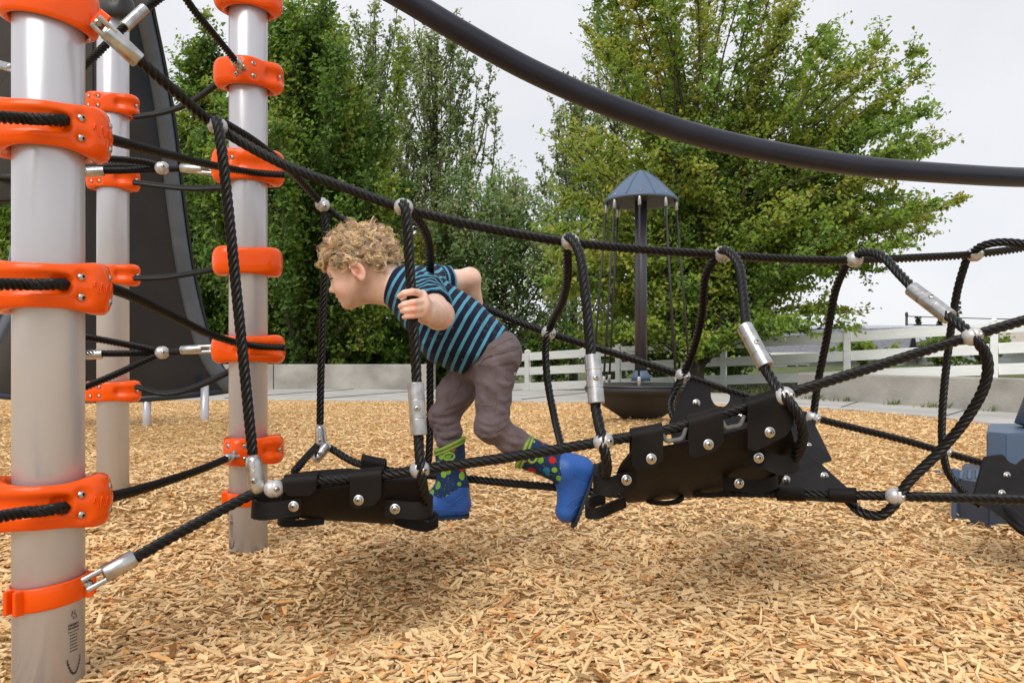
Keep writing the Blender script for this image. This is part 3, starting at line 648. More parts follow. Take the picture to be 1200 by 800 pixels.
def clamp_ring(root, pxy, z, lobes, bolts=(), slots=(), h=.074, t0=.017, hl=.012, tilt=0.0, name='clamp', wave=None, R=PR, n=2.9, turn=0):
    """cast ring: wall thickness swells at the lobes, pits sink round the bolts, slots take the ropes"""
    NT, NV = (144, 40) if pxy[1] < 1.5 else (88, 28)
    bolts = [(g + turn, z_) for g, z_ in bolts]; slots = [(a_ + turn, b_ + turn, *r_) for a_, b_, *r_ in slots]
    if wave: wave = (wave[0] + turn, wave[1] + turn, *wave[2:])
    th = np.linspace(-np.pi, np.pi, NT, endpoint=False); ph = np.linspace(0, 2 * np.pi, NV, endpoint=False)
    sw = sum([a * np.exp(-(np.abs(pdist(th - rad(g))) / rad(w)) ** 2.4) for g, a, w in lobes], np.zeros(NT))
    mx = max([a for _, a, _ in lobes] + [1e-6])
    Ro = R + t0 + sw; hh = h / 2 + hl * .5 * sw / mx
    c, s = np.cos(ph), np.sin(ph); cc = np.sign(c) * np.abs(c) ** (2 / n); ss = np.sign(s) * np.abs(s) ** (2 / n)
    Ri = R + .0008; mid = (Ro + Ri) / 2; hf = (Ro - Ri) / 2
    rho = mid[:, None] + hf[:, None] * cc[None]; ze = hh[:, None] * ss[None] * (1 - .10 * np.clip(cc, 0, 1)[None] ** 2)
    outer = np.clip(cc, 0, 1)[None]
    def pit(g, dz, wd, dp, pw=4):
        ds = pdist(th - rad(g))[:, None] * Ro[:, None]; dd = np.sqrt(ds ** 2 + (ze - dz) ** 2); return dp * np.exp(-(dd / wd) ** pw)
    dep = np.zeros_like(rho)
    for g, dz in bolts: dep = np.maximum(dep, pit(g, dz, .0125, .0055))
    for g0, g1, dz, wd, dp in slots:
        a = pdist(th - rad(g0)); span = pdist(np.array(rad(g1 - g0))); u = np.clip(a / span, 0, 1)
        ds = (a - u * span)[:, None] * Ro[:, None]; dd = np.sqrt(ds ** 2 + (ze - dz) ** 2); dep = np.maximum(dep, dp * np.exp(-(dd / wd) ** 4))
    rho = rho - dep * outer
    V = np.stack([np.cos(th)[:, None] * rho, np.sin(th)[:, None] * rho, ze + tilt * rho * np.cos(th)[:, None]], -1)
    i = np.arange(NT)[:, None]; j = np.arange(NV)[None]; i2 = (i + 1) % NT; j2 = (j + 1) % NV
    q = np.stack([i * NV + j, i2 * NV + j, i2 * NV + j2, i * NV + j2], -1).reshape(-1, 4)
    v = V.reshape(-1, 3) + np.array([pxy[0], pxy[1], z])
    o = put(name, mesh_np(name, v, q), M['orange'], root)
    def surf(g, dz, dp=0.0):
        t = rad(g); sws = sum([a * math.exp(-(abs(pdist(t - rad(gg))) / rad(w)) ** 2.4) for gg, a, w in lobes]); ro = R + t0 + sws
        zz = dz / ((hh.max()) * .92); rr = (ro + Ri) / 2 + (ro - Ri) / 2 * max(0, 1 - abs(zz) ** n) ** (1 / n) - dp
        return np.array([pxy[0] + math.cos(t) * rr, pxy[1] + math.sin(t) * rr, z + dz + tilt * rr * math.cos(t)]), np.array([math.cos(t), math.sin(t), zz * .35])
    for g, dz in bolts:
        p, nn = surf(g, dz, .0052); put_shared('bolt', BOLT, o, p, quat_to(nn))
    if wave:
        g0, g1, dz, amp = wave; t = np.linspace(0, 1, 60)
        P = [surf(g0 + (g1 - g0) * a + 0, dz + amp * (1 - .5 * a) * math.sin(a * 6.28 * 3.2), -.0004)[0] for a in t]
        m = MB(); m.tube(np.array(P), .0014, 5); put('embossed_wave', m.mesh('wave'), M['orange'], o)
    return o

def band_clamp(root, pxy, z, h=.036, ears=(), tilt=(0, 0), R=PR):
    m = MB(); a = np.linspace(-np.pi, np.pi, 72, endpoint=False); prof = [(R + .0006, -h / 2), (R + .0045, -h / 2), (R + .006, -h / 2 + .003), (R + .006, h / 2 - .003), (R + .0045, h / 2), (R + .0006, h / 2)]
    V = np.array([[(r * math.cos(t), r * math.sin(t), zz + tilt[0] * r * math.cos(t) + tilt[1] * r * math.sin(t)) for r, zz in prof] for t in a])
    k = len(prof); i = np.arange(72)[:, None]; j = np.arange(k)[None]; i2 = (i + 1) % 72; j2 = (j + 1) % k
    m.add(V.reshape(-1, 3) + np.array([*pxy, z]), np.stack([i * k + j, i2 * k + j, i2 * k + j2, i * k + j2], -1).reshape(-1, 4))
    o = put('band_clamp', m.mesh('band'), M['orange'], root)
    for g, ln, th_, bs in ears:
        t = rad(g); u = np.array([math.cos(t), math.sin(t), 0]); w = np.array([-u[1], u[0], 0]); R3 = np.stack([u, w, [0, 0, 1]], 1)
        c = np.array([*pxy, z + tilt[0] * R * u[0] + tilt[1] * R * u[1]])
        for s in (-1, 1):
            e = MB(); e.box(c + u * (R + ln / 2 - .002) + w * s * th_, (ln, .008, h * 1.02), R3, .0025); put('clamp_ear', e.mesh('ear', False), M['orange'], o)
        p = c + u * (R + ln * .55) + w * (th_ + .0042) * bs; put_shared('bolt', BOLT, o, p, quat_to(w * bs))
    return o

def post(label, px, d, ztop, zbot=-.25):
    p = W(px, 420, d); x, y = p[0], p[1]; g = float(play_z(np.float64(x), np.float64(y)))
    r = empty('steel_post', (x, y, g), label, 'post', None)
    m = MB(); m.lathe((x, y, zbot), (x, y, ztop), [(0, PR), (.5, PR), (1, PR)], 64)
    o = put('tube', m.mesh('tube'), M['post'], r)
    return r, (x, y)

zof = lambda py, d: CH + (YH - py) * d / F
P1, p1 = post('thick silver post with a band clamp and three cast orange clamps, standing close by the stair of ropes', 57.5, D1, 1.75)
P2, p2 = post('silver post in front of the dark slide', 132.5, D2, 2.6)
P3, p3 = post('silver post behind the boy with a row of orange clamps', 291, D3, 2.4)
P1['label'] = 'widest silver post, with a printed decal near its foot and three cast orange clamps'
# post 1
L1 = [(14, .025, 36), (200, .026, 42)]
for k, py in enumerate((156, 338, 587)):
    clamp_ring(P1, p1, zof(py, D1), L1, [(-51, .016), (-51, -.017), (-12, .020), (-12, -.021)], [(-178, -78, .004, .0145, .011), (-78, -71, .004, .0120, .024)], h=.070, t0=.018, hl=.018, wave=(-42, -20, 0, .011), turn=30)
band_clamp(P1, p1, zof(691, D1), ears=[(-108, .020, .010, -1), (16, .018, .009, -1)], h=.038, tilt=(.10, .02))
clamp_ring(P1, p1, zof(8, D1), [(8, .014, 30), (-150, .012, 40)], [(-70, .018), (-130, 0), (178, 0)], [(-95, -62, .01, .012, .008)], h=.070, t0=.011, hl=.006, tilt=-.14)
m = MB(); e = W(118, 24, 1.222); m.box(e, (.022, .006, .030), np.array(Matrix.Rotation(rad(40), 3, 'Y')), .0015); put('clamp_ear', m.mesh('ear', False), M['orange'], P1)
# printed decal: small lines of print and a chevron, wrapped on the tube
def decal(root, pxy, z0, gc, sc=1.0):
    m = MB(); r_ = np.random.default_rng(2)
    def patch(g0, g1, z1, z2):
        a = np.radians(np.linspace(g0, g1, 5)); R = PR + .0006
        v = [(pxy[0] + R * math.cos(t), pxy[1] + R * math.sin(t), zz) for t in a for zz in (z1, z2)]
        m.add(v, [(2 * i, 2 * i + 2, 2 * i + 3, 2 * i + 1) for i in range(4)])
    for k in range(9):
        z = z0 + .075 * sc - k * .0052 * sc; w = 11 * sc if k < 3 else 8 * sc; g = gc - w; hgt = (.0032 if k < 2 else .0017) * sc
        while g < gc + w - 1:
            l = r_.uniform(1.0, 3.2); patch(g, min(g + l, gc + w), z, z + hgt); g += l + .7
    for k in range(14):                                   # curved chevron
        f = k / 13.0; g = gc - 13 * sc + 26 * sc * f; z = z0 - .004 + .024 * sc * (2 * f - 1) ** 2; patch(g, g + 2.1 * sc, z - .006 * sc * abs(2 * f - 1) - .001, z + .002 * sc)
    for k in range(10):
        f = k / 9.0; g = gc - 5 + 10 * f; z = z0 + .092 * sc + .006 * math.sin(f * 12); patch(g, g + 1.0, z - .002, z + .003)
    put('printed_decal', m.mesh('decal', False), M['blackmetal'], root)
decal(P1, p1, zof(784, D1) + .004, -17)
decal(P3, p3, zof(638, D3) + .004, -128, .9)
# post 2
clamp_ring(P2, p2, zof(14, D2), [(-30, .02, 40), (-150, .02, 40)], [(-120, .012), (-60, .012)], h=.075, t0=.014).data.materials[0] = M['blackmetal']
for py, lb in ((126, [(-8, .032, 30), (-140, .026, 35)]), (212, [(-5, .032, 30), (-150, .02, 35)]), (323, [(-8, .036, 30), (-150, .02, 35)]), (458, [(-5, .036, 30), (-150, .026, 35)])):
    clamp_ring(P2, p2, zof(py, D2), lb, [(-128, .016), (-128, -.016), (-150, .016), (-150, -.016), (-32, 0)], [(-72, -22, 0, .013, .012)], h=.066, t0=.014, turn=24)
# post 3
for py, lb, bl, sl in ((2, [(-20, .03, 35), (-150, .03, 38)], [(-60, .012), (-30, 0)], []),
                       (92, [(-100, .016, 40), (-10, .032, 28), (-165, .026, 28)], [(-112, .017), (-112, -.017), (-78, .017), (-78, -.017), (-22, 0)], [(-40, -14, 0, .015, .012)]),
                       (198, [(-15, .036, 32), (-165, .032, 30)], [(-128, .016), (-30, .018)], [(-110, -14, .0, .013, .012)]),
                       (308, [(-20, .03, 40), (-160, .03, 40)], [], []),
                       (409, [(-12, .036, 32), (-168, .032, 30)], [(-130, .016)], [(-112, -12, .0, .013, .012)]),
                       (526, [(-110, .022, 36), (-15, .034, 30)], [(-128, .017), (-128, -.017), (-95, .017), (-95, -.017), (-26, 0)], [(-46, -14, 0, .013, .012)])):
    clamp_ring(P3, p3, zof(py, D3), [(g + 16, a_, w_) for g, a_, w_ in lb], bl, sl, h=.070 if py != 198 else .085, t0=.015, turn=18)
band_clamp(P3, p3, zof(582, D3), h=.036, ears=[(-170, .02, .01, -1)])

# ------------------------------------------------------------------ rope hardware
def rope_part(name, pts, root, **k):
    return put(name, rope_mesh(name, [W(*p) for p in pts], **k), M['rope'], root)

def sleeve(root, a, b, r=.0155, screw=True, name='swaged_sleeve'):
    p0, p1_ = W(*a), W(*b)
    pr = [(0, r * .70), (.002, r * .90), (.010, r * .985), (.016, r), (.02, r)]
    for g in (.325, .685): pr += [(g - .012, r), (g - .008, r), (g - .005, r * .955), (g + .005, r * .955), (g + .008, r), (g + .012, r)]
    pr += [(.98, r), (.984, r), (.990, r * .985), (.998, r * .9), (1, r * .7)]
    m = MB(); m.lathe(p0, p1_, pr, 28); o = put(name, m.mesh(name), M['alu'], root)
    if screw:
        ax = p1_ - p0; ax /= np.linalg.norm(ax); c = p0 + (p1_ - p0) * .5; n = np.array([.12, -1, .0]); n -= ax * np.dot(n, ax); n /= np.linalg.norm(n)
        put_shared('set_screw', SCREW, o, c + n * (r - .0005), quat_to(n))
    return o

def ball(root, px, py, d, r=.0185, axis=(1, 0, .1), name='ball_connector', sq=1.0):
    """clamping ball of two half shells with a parting groove and a bolt"""
    c = W(px, py, d); ax = np.array(axis, float); ax /= np.linalg.norm(ax); NU, NV = 32, 26
    v = []
    for i in range(NV):
        la = -np.pi / 2 + np.pi * (i + .5) / NV; rr = r * (1 - .16 * math.exp(-(math.sin(la) / .10) ** 2)); v.append((math.sin(la) * rr * 1.08, math.cos(la) * rr))
    m = MB(); m.lathe(c - ax * .0, c + ax * 1.0, v, NU)
    o = put(name, m.mesh(name), M['ball'], root)
    n = np.cross(ax, (0, 0, 1.0)); n /= np.linalg.norm(n); n = n if n[1] < 0 else -n
    put_shared('bolt', BOLT_S, o, c + (n * .8 + ax * .55) * r * .97, quat_to(n * .8 + ax * .5))
    return o

def teardrop(root, a, b, r0, r1, name='teardrop_fitting'):
    p0, p1_ = W(*a), W(*b); t = np.linspace(0, 1, 22)
    R = [(x, (r0 + (r1 - r0) * (x ** 1.2)) * min(1, (1 - abs(2 * x - 1) ** 5.0) ** .5 + .02)) for x in t]
    m = MB(); m.lathe(p0, p1_, R, 24); o = put(name, m.mesh(name), M['alu'], root)
    ax = p1_ - p0; ax /= np.linalg.norm(ax); n = np.array([.1, -1, .05]); n -= ax * np.dot(n, ax); n /= np.linalg.norm(n)
    c = p0 + (p1_ - p0) * .62; rr = (r0 + (r1 - r0) * .55)
    put_shared('bolt', BOLT_S, o, c + n * (rr * .985), quat_to(n))
    ls = MB(); P = []
    for k in np.linspace(0, 1, 40):
        cc = p0 + (p1_ - p0) * (.12 + .3 * k); side = np.cross(ax, n); P.append(cc + n * (r0 + (r1 - r0) * (.12 + .3 * k) ** 1.2) * .985 + side * .0045 * math.sin(k * 20))
    ls.tube(np.array(P), .0009, 4); put('cast_mark', ls.mesh('mark'), M['alu'], o)
    return o

def clevis(root, eye, a, b, r=.0145):
    """fork of two plates with a pin at the eye, then the swaged barrel a->b"""
    pe, p0, p1_ = W(*eye), W(*a), W(*b); ax = p1_ - p0; ax /= np.linalg.norm(ax); v = np.array([0, -1.0, 0]); v -= ax * np.dot(v, ax); v /= np.linalg.norm(v); w = np.cross(ax, v); R3 = np.stack([ax, v, w], 1)
    m = MB(); m.lathe(p0, p1_, [(0, r * .85), (.04, r), (.45, r), (.47, r * 1.02), (.97, r), (1, r * .85)], 26); o = put('swaged_sleeve', m.mesh('barrel'), M['alu'], root)
    for s in (-1, 1):
        f = MB(); c = (pe + p0) / 2 + ax * .003 + w * s * r * .60; f.box(c, (np.linalg.norm(p0 - pe) + .020, r * 1.5, .0085), R3, .003); put('fork_plate', f.mesh('fork', False), M['alu'], o)
    put_shared('bolt', BOLT, o, pe + v * .004, quat_to(v))
    g = MB(); g.tube(np.array([pe - v * .012, pe + v * .006]), .0062, 14); put('pin', g.mesh('pin'), M['bolt'], o)
    return o

# ------------------------------------------------------------------ the twisted rope bridge
BR = empty('rope_bridge', W(640, 600, 1.65), 'twisted black rope bridge with silver connectors and hanging rubber panels', 'rope bridge')
FT = [(160, 68, 1.255), (200, 103, 1.31), (255, 149, 1.40), (333, 193, 1.42), (400, 218, 1.43), (473, 244, 1.44), (570, 267, 1.47), (668, 284, 1.51), (760, 293, 1.57), (848, 299, 1.62), (930, 304, 1.67), (1003, 305, 1.71), (1075, 302, 1.78), (1143, 298, 1.85), (1215, 288, 1.92), (1360, 258, 2.08)]
BT = [(262, 145, 1.42), (300, 168, 1.56), (347, 207, 1.80), (378, 239, 1.95), (440, 285, 1.98), (520, 335, 1.99), (590, 370, 1.97), (643, 390, 1.95), (720, 414, 1.95), (800, 440, 1.95), (880, 466, 1.95), (953, 489, 1.96), (1060, 516, 1.97), (1150, 542, 1.98), (1215, 556, 1.99), (1360, 590, 2.02)]
FB = [(150, 658, 1.21), (225, 616, 1.30), (298, 578, 1.37), (330, 567, 1.385), (400, 561, 1.40), (450, 556, 1.40), (492, 550, 1.385), (600, 535, 1.37), (707, 517, 1.36), (775, 505, 1.36), (841, 487, 1.36), (918, 463, 1.36), (1030, 428, 1.37), (1138, 394, 1.38), (1215, 371, 1.38), (1360, 330, 1.42)]
BB = [(384, 523, 1.97), (420, 543, 1.93), (470, 553, 1.90), (540, 560, 1.85), (600, 566, 1.80), (655, 571, 1.75), (720, 578, 1.68), (860, 577, 1.60), (960, 579, 1.52), (1048, 581, 1.46), (1120, 583, 1.44), (1215, 586, 1.42), (1360, 594, 1.40)]
for nm, P in (('top_rope', FT), ('back_rope', BT), ('front_rope', FB), ('bottom_rope', BB)): rope_part(nm, P, BR)
HANG = [
 [(253, 149, 1.405), (254, 141, 1.38), (259, 168, 1.365), (266, 230, 1.365), (278, 350, 1.375), (288, 450, 1.38), (296, 532, 1.385)],
 [(376, 238, 1.96), (381, 255, 1.955), (379, 350, 1.96), (376, 440, 1.965), (375, 497, 1.97)],
 [(469, 241, 1.435), (474, 240, 1.41), (477, 262, 1.40), (480, 310, 1.40), (484, 370, 1.40), (488, 440, 1.40), (490, 500, 1.39), (493, 548, 1.365), (496, 572, 1.375), (499, 588, 1.40)],
 [(477, 246, 1.45), (489, 257, 1.50), (501, 280, 1.60), (504, 310, 1.70), (503, 360, 1.85), (504, 440, 1.92), (503, 528, 1.90), (500, 556, 1.89)],
 [(662, 284, 1.52), (668, 278, 1.48), (679, 296, 1.45), (686, 345, 1.42), (692, 410, 1.40), (697, 470, 1.38), (706, 516, 1.345), (711, 545, 1.35), (708, 562, 1.40)],
 [(664, 286, 1.53), (665, 320, 1.62), (660, 350, 1.75), (646, 380, 1.92), (640, 400, 1.94), (641, 440, 1.93), (650, 490, 1.88), (660, 530, 1.80), (668, 565, 1.74)],
 [(840, 300, 1.63), (850, 293, 1.58), (865, 308, 1.53), (871, 345, 1.49), (876, 385, 1.45), (890, 420, 1.41), (905, 445, 1.38), (920, 465, 1.34), (936, 487, 1.33), (941, 510, 1.34), (933, 534, 1.37), (920, 545, 1.42)],
 [(838, 302, 1.63), (827, 322, 1.68), (822, 370, 1.78), (812, 410, 1.88), (801, 438, 1.93), (789, 462, 1.93), (786, 478, 1.90), (795, 498, 1.85)],
 [(996, 305, 1.72), (1010, 296, 1.67), (1032, 299, 1.61), (1055, 322, 1.55), (1075, 342, 1.50), (1105, 365, 1.44), (1140, 394, 1.365), (1156, 418, 1.36), (1155, 448, 1.37), (1133, 490, 1.40), (1100, 530, 1.43), (1062, 568, 1.445), (1047, 592, 1.455), (1030, 604, 1.47), (1010, 600, 1.49), (994, 586, 1.53)],
 [(992, 308, 1.73), (979, 340, 1.80), (968, 400, 1.88), (958, 450, 1.93), (953, 487, 1.945), (950, 502, 1.93)],
 [(1137, 299, 1.855), (1149, 289, 1.81), (1170, 284, 1.78), (1215, 288, 1.72), (1290, 312, 1.58), (1352, 334, 1.43)],
 [(1133, 302, 1.86), (1122, 340, 1.90), (1110, 420, 1.95), (1104, 490, 1.96), (1105, 528, 1.955), (1112, 555, 1.95), (1130, 577, 1.93), (1150, 592, 1.90)],
 [(372, 522, 1.96), (360, 535, 1.88), (345, 552, 1.78)],
]
for P in HANG: rope_part('hanger_rope', P, BR)
for (px, py, d, ax) in ((255, 148, 1.395, (.8, .1, -.5)), (378, 240, 1.95, (.8, .1, -.6)), (473, 243, 1.43, (1, 0, -.3)), (668, 283, 1.50, (1, .1, -.15)), (848, 298, 1.61, (1, .1, -.1)), (1001, 304, 1.70, (1, .1, 0)), (1142, 298, 1.845, (1, .1, .1)),
                        (492, 550, 1.375, (1, 0, .1)), (707, 517, 1.352, (1, 0, .2)), (919, 464, 1.35, (1, 0, .3)), (1139, 394, 1.372, (1, 0, .3)),
                        (643, 390, 1.945, (1, 0, -.3)), (800, 440, 1.94, (1, 0, -.3)), (953, 489, 1.95, (1, 0, -.3)), (1106, 528, 1.965, (1, 0, -.25)), (1049, 581, 1.455, (1, 0, 0)), (321, 572, 1.375, (1, 0, .1))):
    ball(BR, px, py, d, axis=ax, r=.0175 if d < 1.6 else .0185)
sleeve(BR, (487, 448, 1.395), (491, 510, 1.385)); sleeve(BR, (694, 416, 1.395), (699, 473, 1.375)); sleeve(BR, (872, 382, 1.447), (898, 430, 1.397)); sleeve(BR, (1068, 338, 1.51), (1113, 372, 1.43))
teardrop(BR, (296, 532, 1.372), (302, 580, 1.372), .0145, .0165); teardrop(BR, (375, 497, 1.96), (377, 526, 1.96), .013, .0165); teardrop(BR, (386, 519, 1.955), (368, 541, 1.93), .014, .013)
clevis(BR, (115, 27, 1.215), (124, 36, 1.225), (163, 72, 1.262)); clevis(BR, (104, 684, 1.178), (121, 673, 1.185), (158, 653, 1.215))

# ------------------------------------------------------------------ rubber panels of the bridge
def solid_sheet(name, G, th, root, mat=None):
    """G: grid of points (n,m,3); gives a closed sheet of thickness th"""
    G = np.asarray(G); n, m = G.shape[:2]; du = np.gradient(G, axis=0); dv = np.gradient(G, axis=1); N = np.cross(du, dv); N /= np.linalg.norm(N, axis=2)[..., None] + 1e-9
    A = (G + N * th / 2).reshape(-1, 3); B = (G - N * th / 2).reshape(-1, 3)
    i, j = np.meshgrid(np.arange(n - 1), np.arange(m - 1), indexing='ij'); a = (i * m + j).ravel(); q = np.stack([a, a + m, a + m + 1, a + 1], 1); K = n * m
    per = [i_ * m for i_ in range(n - 1)] + [(n - 1) * m + j_ for j_ in range(m - 1)] + [i_ * m + m - 1 for i_ in range(n - 1, 0, -1)] + [j_ for j_ in range(m - 1, 0, -1)]
    per = np.array(per); nx = np.roll(per, -1); side = np.stack([per, per + K, nx + K, nx], 1)
    v = np.vstack([A, B, A[per], B[per]]); k = len(per); ki = np.arange(k); k2 = (ki + 1) % k
    side = np.stack([2 * K + ki, 2 * K + k + ki, 2 * K + k + k2, 2 * K + k2], 1)
    return put(name, mesh_np(name, v, np.vstack([q, q[:, ::-1] + K, side])), mat or M['rubber'], root)

def loft(rows, nu, nv):
    """rows: list of lists of points -> smooth grid"""
    R = [catmull(r, 1e-3) for r in rows]
    R = [x[np.linspace(0, len(x) - 1, nu).astype(int)] for x in R]; R = np.stack(R, 1)
    out = []
    for i in range(nu):
        c = catmull(R[i], 1e-3); out.append(c[np.linspace(0, len(c) - 1, nv).astype(int)])
    return np.array(out)

def smooth_w(pts): return [W(*p) for p in pts]

def flap(root, rope, x0, x1, drop, r=.0135, back=.03, rivets=(.5,), ribs=True, lean=(0, -.35), bo=0.0):
    """tab wrapped over a rope: comes up behind, over the top, down in front"""
    C = np.array([W(*p) for p in rope]); Cs = catmull(C, .0008); px = 600 + Cs[:, 0] / Cs[:, 1] * F
    i0, i1 = np.argmin(abs(px - x0)), np.argmin(abs(px - x1)); seg = Cs[i0:i1 + 1]; nu = 22; seg = seg[np.linspace(0, len(seg) - 1, nu).astype(int)]
    n_arc = 14; G = []
    for u, c in enumerate(seg):
        row = []
        for b in np.linspace(back, 0, 5)[:-1]: row.append(c + np.array([0, r, -b]))
        for a in np.linspace(0, np.pi, n_arc): row.append(c + np.array([0, r * math.cos(a), r * math.sin(a)]))
        dn = drop[0] + (drop[1] - drop[0]) * u / (nu - 1); e = abs(2 * u / (nu - 1) - 1); dn = dn - .012 * max(0, e - .6) / .4 * 1.0
        for b in np.linspace(0, dn, 12)[1:]: row.append(c + np.array([lean[0] * b, -r + b * lean[1] * -1 * 0 + b * bo, -b]))
        G.append(row)
    o = solid_sheet('strap', np.array(G), .0055, root)
    for f in rivets:
        u = int(f * (nu - 1)); dn = drop[0] + (drop[1] - drop[0]) * f; c = seg[u] + np.array([lean[0] * dn * .7, -r - .003 + dn * .72 * bo, -dn * .72]); put_shared('rivet', RIVET, o, c, quat_to((.05, -1, .02)))
    return o

def loop_strap(root, pts, h, th=.0075, rivet=None):
    """flat strap bent into an open loop seen from the side; pts are (px,py,d)"""
    C = catmull(smooth_w(pts), .004); T, N, B = frames(C)
    up = np.array([0, .15, 1.0]); G = np.array([[c + up * (k - .5) * h for k in np.linspace(0, 1, 7)] for c in C])
    o = solid_sheet('loop_strap', G, th, root)
    if rivet: put_shared('rivet', RIVET, o, W(*rivet), quat_to((.05, -1, .02)))
    return o

# panel 1: hammock between the front rope and the bottom rope
g1 = loft([smooth_w([(332, 576, 1.385), (400, 569, 1.395), (470, 563, 1.395), (498, 562, 1.395)]),
           smooth_w([(328, 592, 1.405), (400, 590, 1.42), (470, 592, 1.42), (500, 592, 1.42)]),
           smooth_w([(352, 604, 1.45), (410, 607, 1.47), (460, 610, 1.47), (497, 611, 1.46)]),
           smooth_w([(356, 600, 1.60), (410, 603, 1.62), (460, 604, 1.62), (496, 603, 1.60)]),
           smooth_w([(350, 578, 1.76), (410, 582, 1.80), (460, 582, 1.80), (496, 580, 1.78)]),
           smooth_w([(345, 555, 1.86), (410, 550, 1.90), (460, 556, 1.89), (498, 560, 1.87)])], 44, 40)
N1 = solid_sheet('rubber_panel', g1, .008, BR)
flap(N1, FB, 334, 373, (.022, .026), rivets=()); flap(N1, FB, 412, 449, (.058, .050), rivets=(.3,))
flap(N1, [(p[0], p[1] - 6, p[2]) for p in BB], 425, 452, (.03, .03), rivets=())
loop_strap(N1, [(352, 593, 1.385), (335, 596, 1.375), (312, 599, 1.372), (298, 597, 1.385), (302, 590, 1.43), (330, 588, 1.47)], .032, rivet=(344, 593, 1.372))
loop_strap(N1, [(452, 595, 1.405), (470, 597, 1.395), (492, 598, 1.392), (504, 594, 1.41), (502, 588, 1.45), (480, 586, 1.49)], .032, rivet=(463, 596, 1.390))
loop_strap(N1, [(380, 610, 1.46), (350, 613, 1.45), (330, 612, 1.46), (329, 606, 1.49), (350, 604, 1.52)], .014)
loop_strap(N1, [(464, 609, 1.46), (480, 614, 1.44), (500, 617, 1.44), (511, 612, 1.455), (508, 605, 1.49), (490, 603, 1.53)], .018)
# panel 2: front sheet
g2 = loft([smooth_w([(742, 527, 1.362), (790, 522, 1.362), (840, 512, 1.362), (880, 502, 1.362), (922, 490, 1.362)]),
           smooth_w([(728, 545, 1.38), (790, 543, 1.40), (840, 536, 1.40), (885, 526, 1.40), (930, 516, 1.39)]),
           smooth_w([(722, 566, 1.43), (780, 565, 1.47), (840, 557, 1.47), (890, 547, 1.46), (928, 536, 1.44)]),
           smooth_w([(734, 586, 1.52), (785, 581, 1.57), (840, 573, 1.57), (885, 567, 1.56), (915, 562, 1.54)]),
           smooth_w([(738, 584, 1.66), (785, 582, 1.68), (840, 578, 1.66), (880, 577, 1.62), (905, 577, 1.60)])], 48, 34)
N2 = solid_sheet('rubber_panel', g2, .008, BR)
flap(N2, FB, 739, 775, (.060, .062), rivets=(.62,)); flap(N2, FB, 805, 845, (.064, .060), rivets=(.6,)); flap(N2, FB, 873, 926, (.086, .070), rivets=(.48,), r=.0145)
for x0, x1, yy in ((776, 804, 0), (846, 872, 0)):      # paler lips of the scalloped top edge
    m = MB(); C = catmull([W(x0, 514 - (x0 - 740) * .2, 1.355), W(x0 + 5, 524 - (x0 - 740) * .22, 1.352), W((x0 + x1) / 2, 527 - ((x0 + x1) / 2 - 740) * .23, 1.352), W(x1 - 5, 521 - (x0 - 740) * .22, 1.352), W(x1, 508 - (x0 - 740) * .2, 1.355)], .003)
    m.tube(C, .0042, 8); put('pale_lip', m.mesh('lip'), M['rubber_edge'], N2)
loop_strap(N2, [(744, 560, 1.40), (730, 564, 1.385), (712, 570, 1.375), (699, 567, 1.385), (699, 556, 1.42), (712, 548, 1.47)], .034, rivet=(734, 562, 1.372))
loop_strap(N2, [(732, 588, 1.50), (715, 595, 1.44), (700, 601, 1.42), (689, 600, 1.43), (690, 590, 1.46), (708, 584, 1.50)], .022)
loop_strap(N2, [(876, 531, 1.395), (895, 538, 1.375), (915, 545, 1.368), (932, 541, 1.375), (936, 530, 1.41), (925, 524, 1.45)], .036, rivet=(889, 536, 1.362))
loop_strap(N2, [(848, 566, 1.47), (868, 568, 1.45), (890, 570, 1.45), (908, 564, 1.46), (906, 556, 1.50), (885, 552, 1.55)], .026, rivet=(866, 566, 1.438))
loop_strap(N2, [(758, 586, 1.55), (770, 589, 1.54), (790, 588, 1.54), (800, 583, 1.56)], .010); loop_strap(N2, [(812, 577, 1.55), (828, 580, 1.54), (848, 578, 1.54), (858, 572, 1.56)], .010)
# back sheets: cut outlines with holes, standing between the back rope and the bottom rope
def cut_sheet(name, poly, dfun, root, th=.0075, rv=(), bev=True):
    bm = bmesh.new(); vs = [bm.verts.new(W(px, py, dfun(px, py))) for px, py in poly]; f = bm.faces.new(vs)
    r = bmesh.ops.triangulate(bm, faces=[f]); 
    for _ in range(2): bmesh.ops.subdivide_edges(bm, edges=[e for e in bm.edges if e.calc_length() > .05], cuts=1); bmesh.ops.triangulate(bm, faces=bm.faces[:])
    bmesh.ops.recalc_face_normals(bm, faces=bm.faces[:]); g = bmesh.ops.extrude_face_region(bm, geom=bm.faces[:])
    for v in [e for e in g['geom'] if isinstance(e, bmesh.types.BMVert)]: v.co.y += th
    bmesh.ops.recalc_face_normals(bm, faces=bm.faces[:])
    me = bpy.data.meshes.new(name); bm.to_mesh(me); bm.free(); o = put(name, me, M['rubber'], root)
    for px, py in rv: put_shared('rivet', RIVET, o, W(px, py, dfun(px, py) - .003), quat_to((.05, -1, .1)))
    return o
def roundpoly(P, k=5):
    """soften the corners of a closed outline"""
    P = np.array(P, float); n = len(P); out = []
    for i in range(n):
        a, b, c = P[i - 1], P[i], P[(i + 1) % n]; r = min(4.0, .35 * np.linalg.norm(a - b), .35 * np.linalg.norm(c - b)); p = b + (a - b) / np.linalg.norm(a - b) * r; q = b + (c - b) / np.linalg.norm(c - b) * r
        for t in np.linspace(0, 1, k): out.append((1 - t) ** 2 * p + 2 * t * (1 - t) * b + t * t * q)
    return out
def d2(px, py):
    yb = np.interp(px, [780, 955, 1215], [434, 490, 556]); t = (py - yb) / max(20, (582 - yb)); return 1.945 - .36 * np.clip(t, -.05, 1.0)
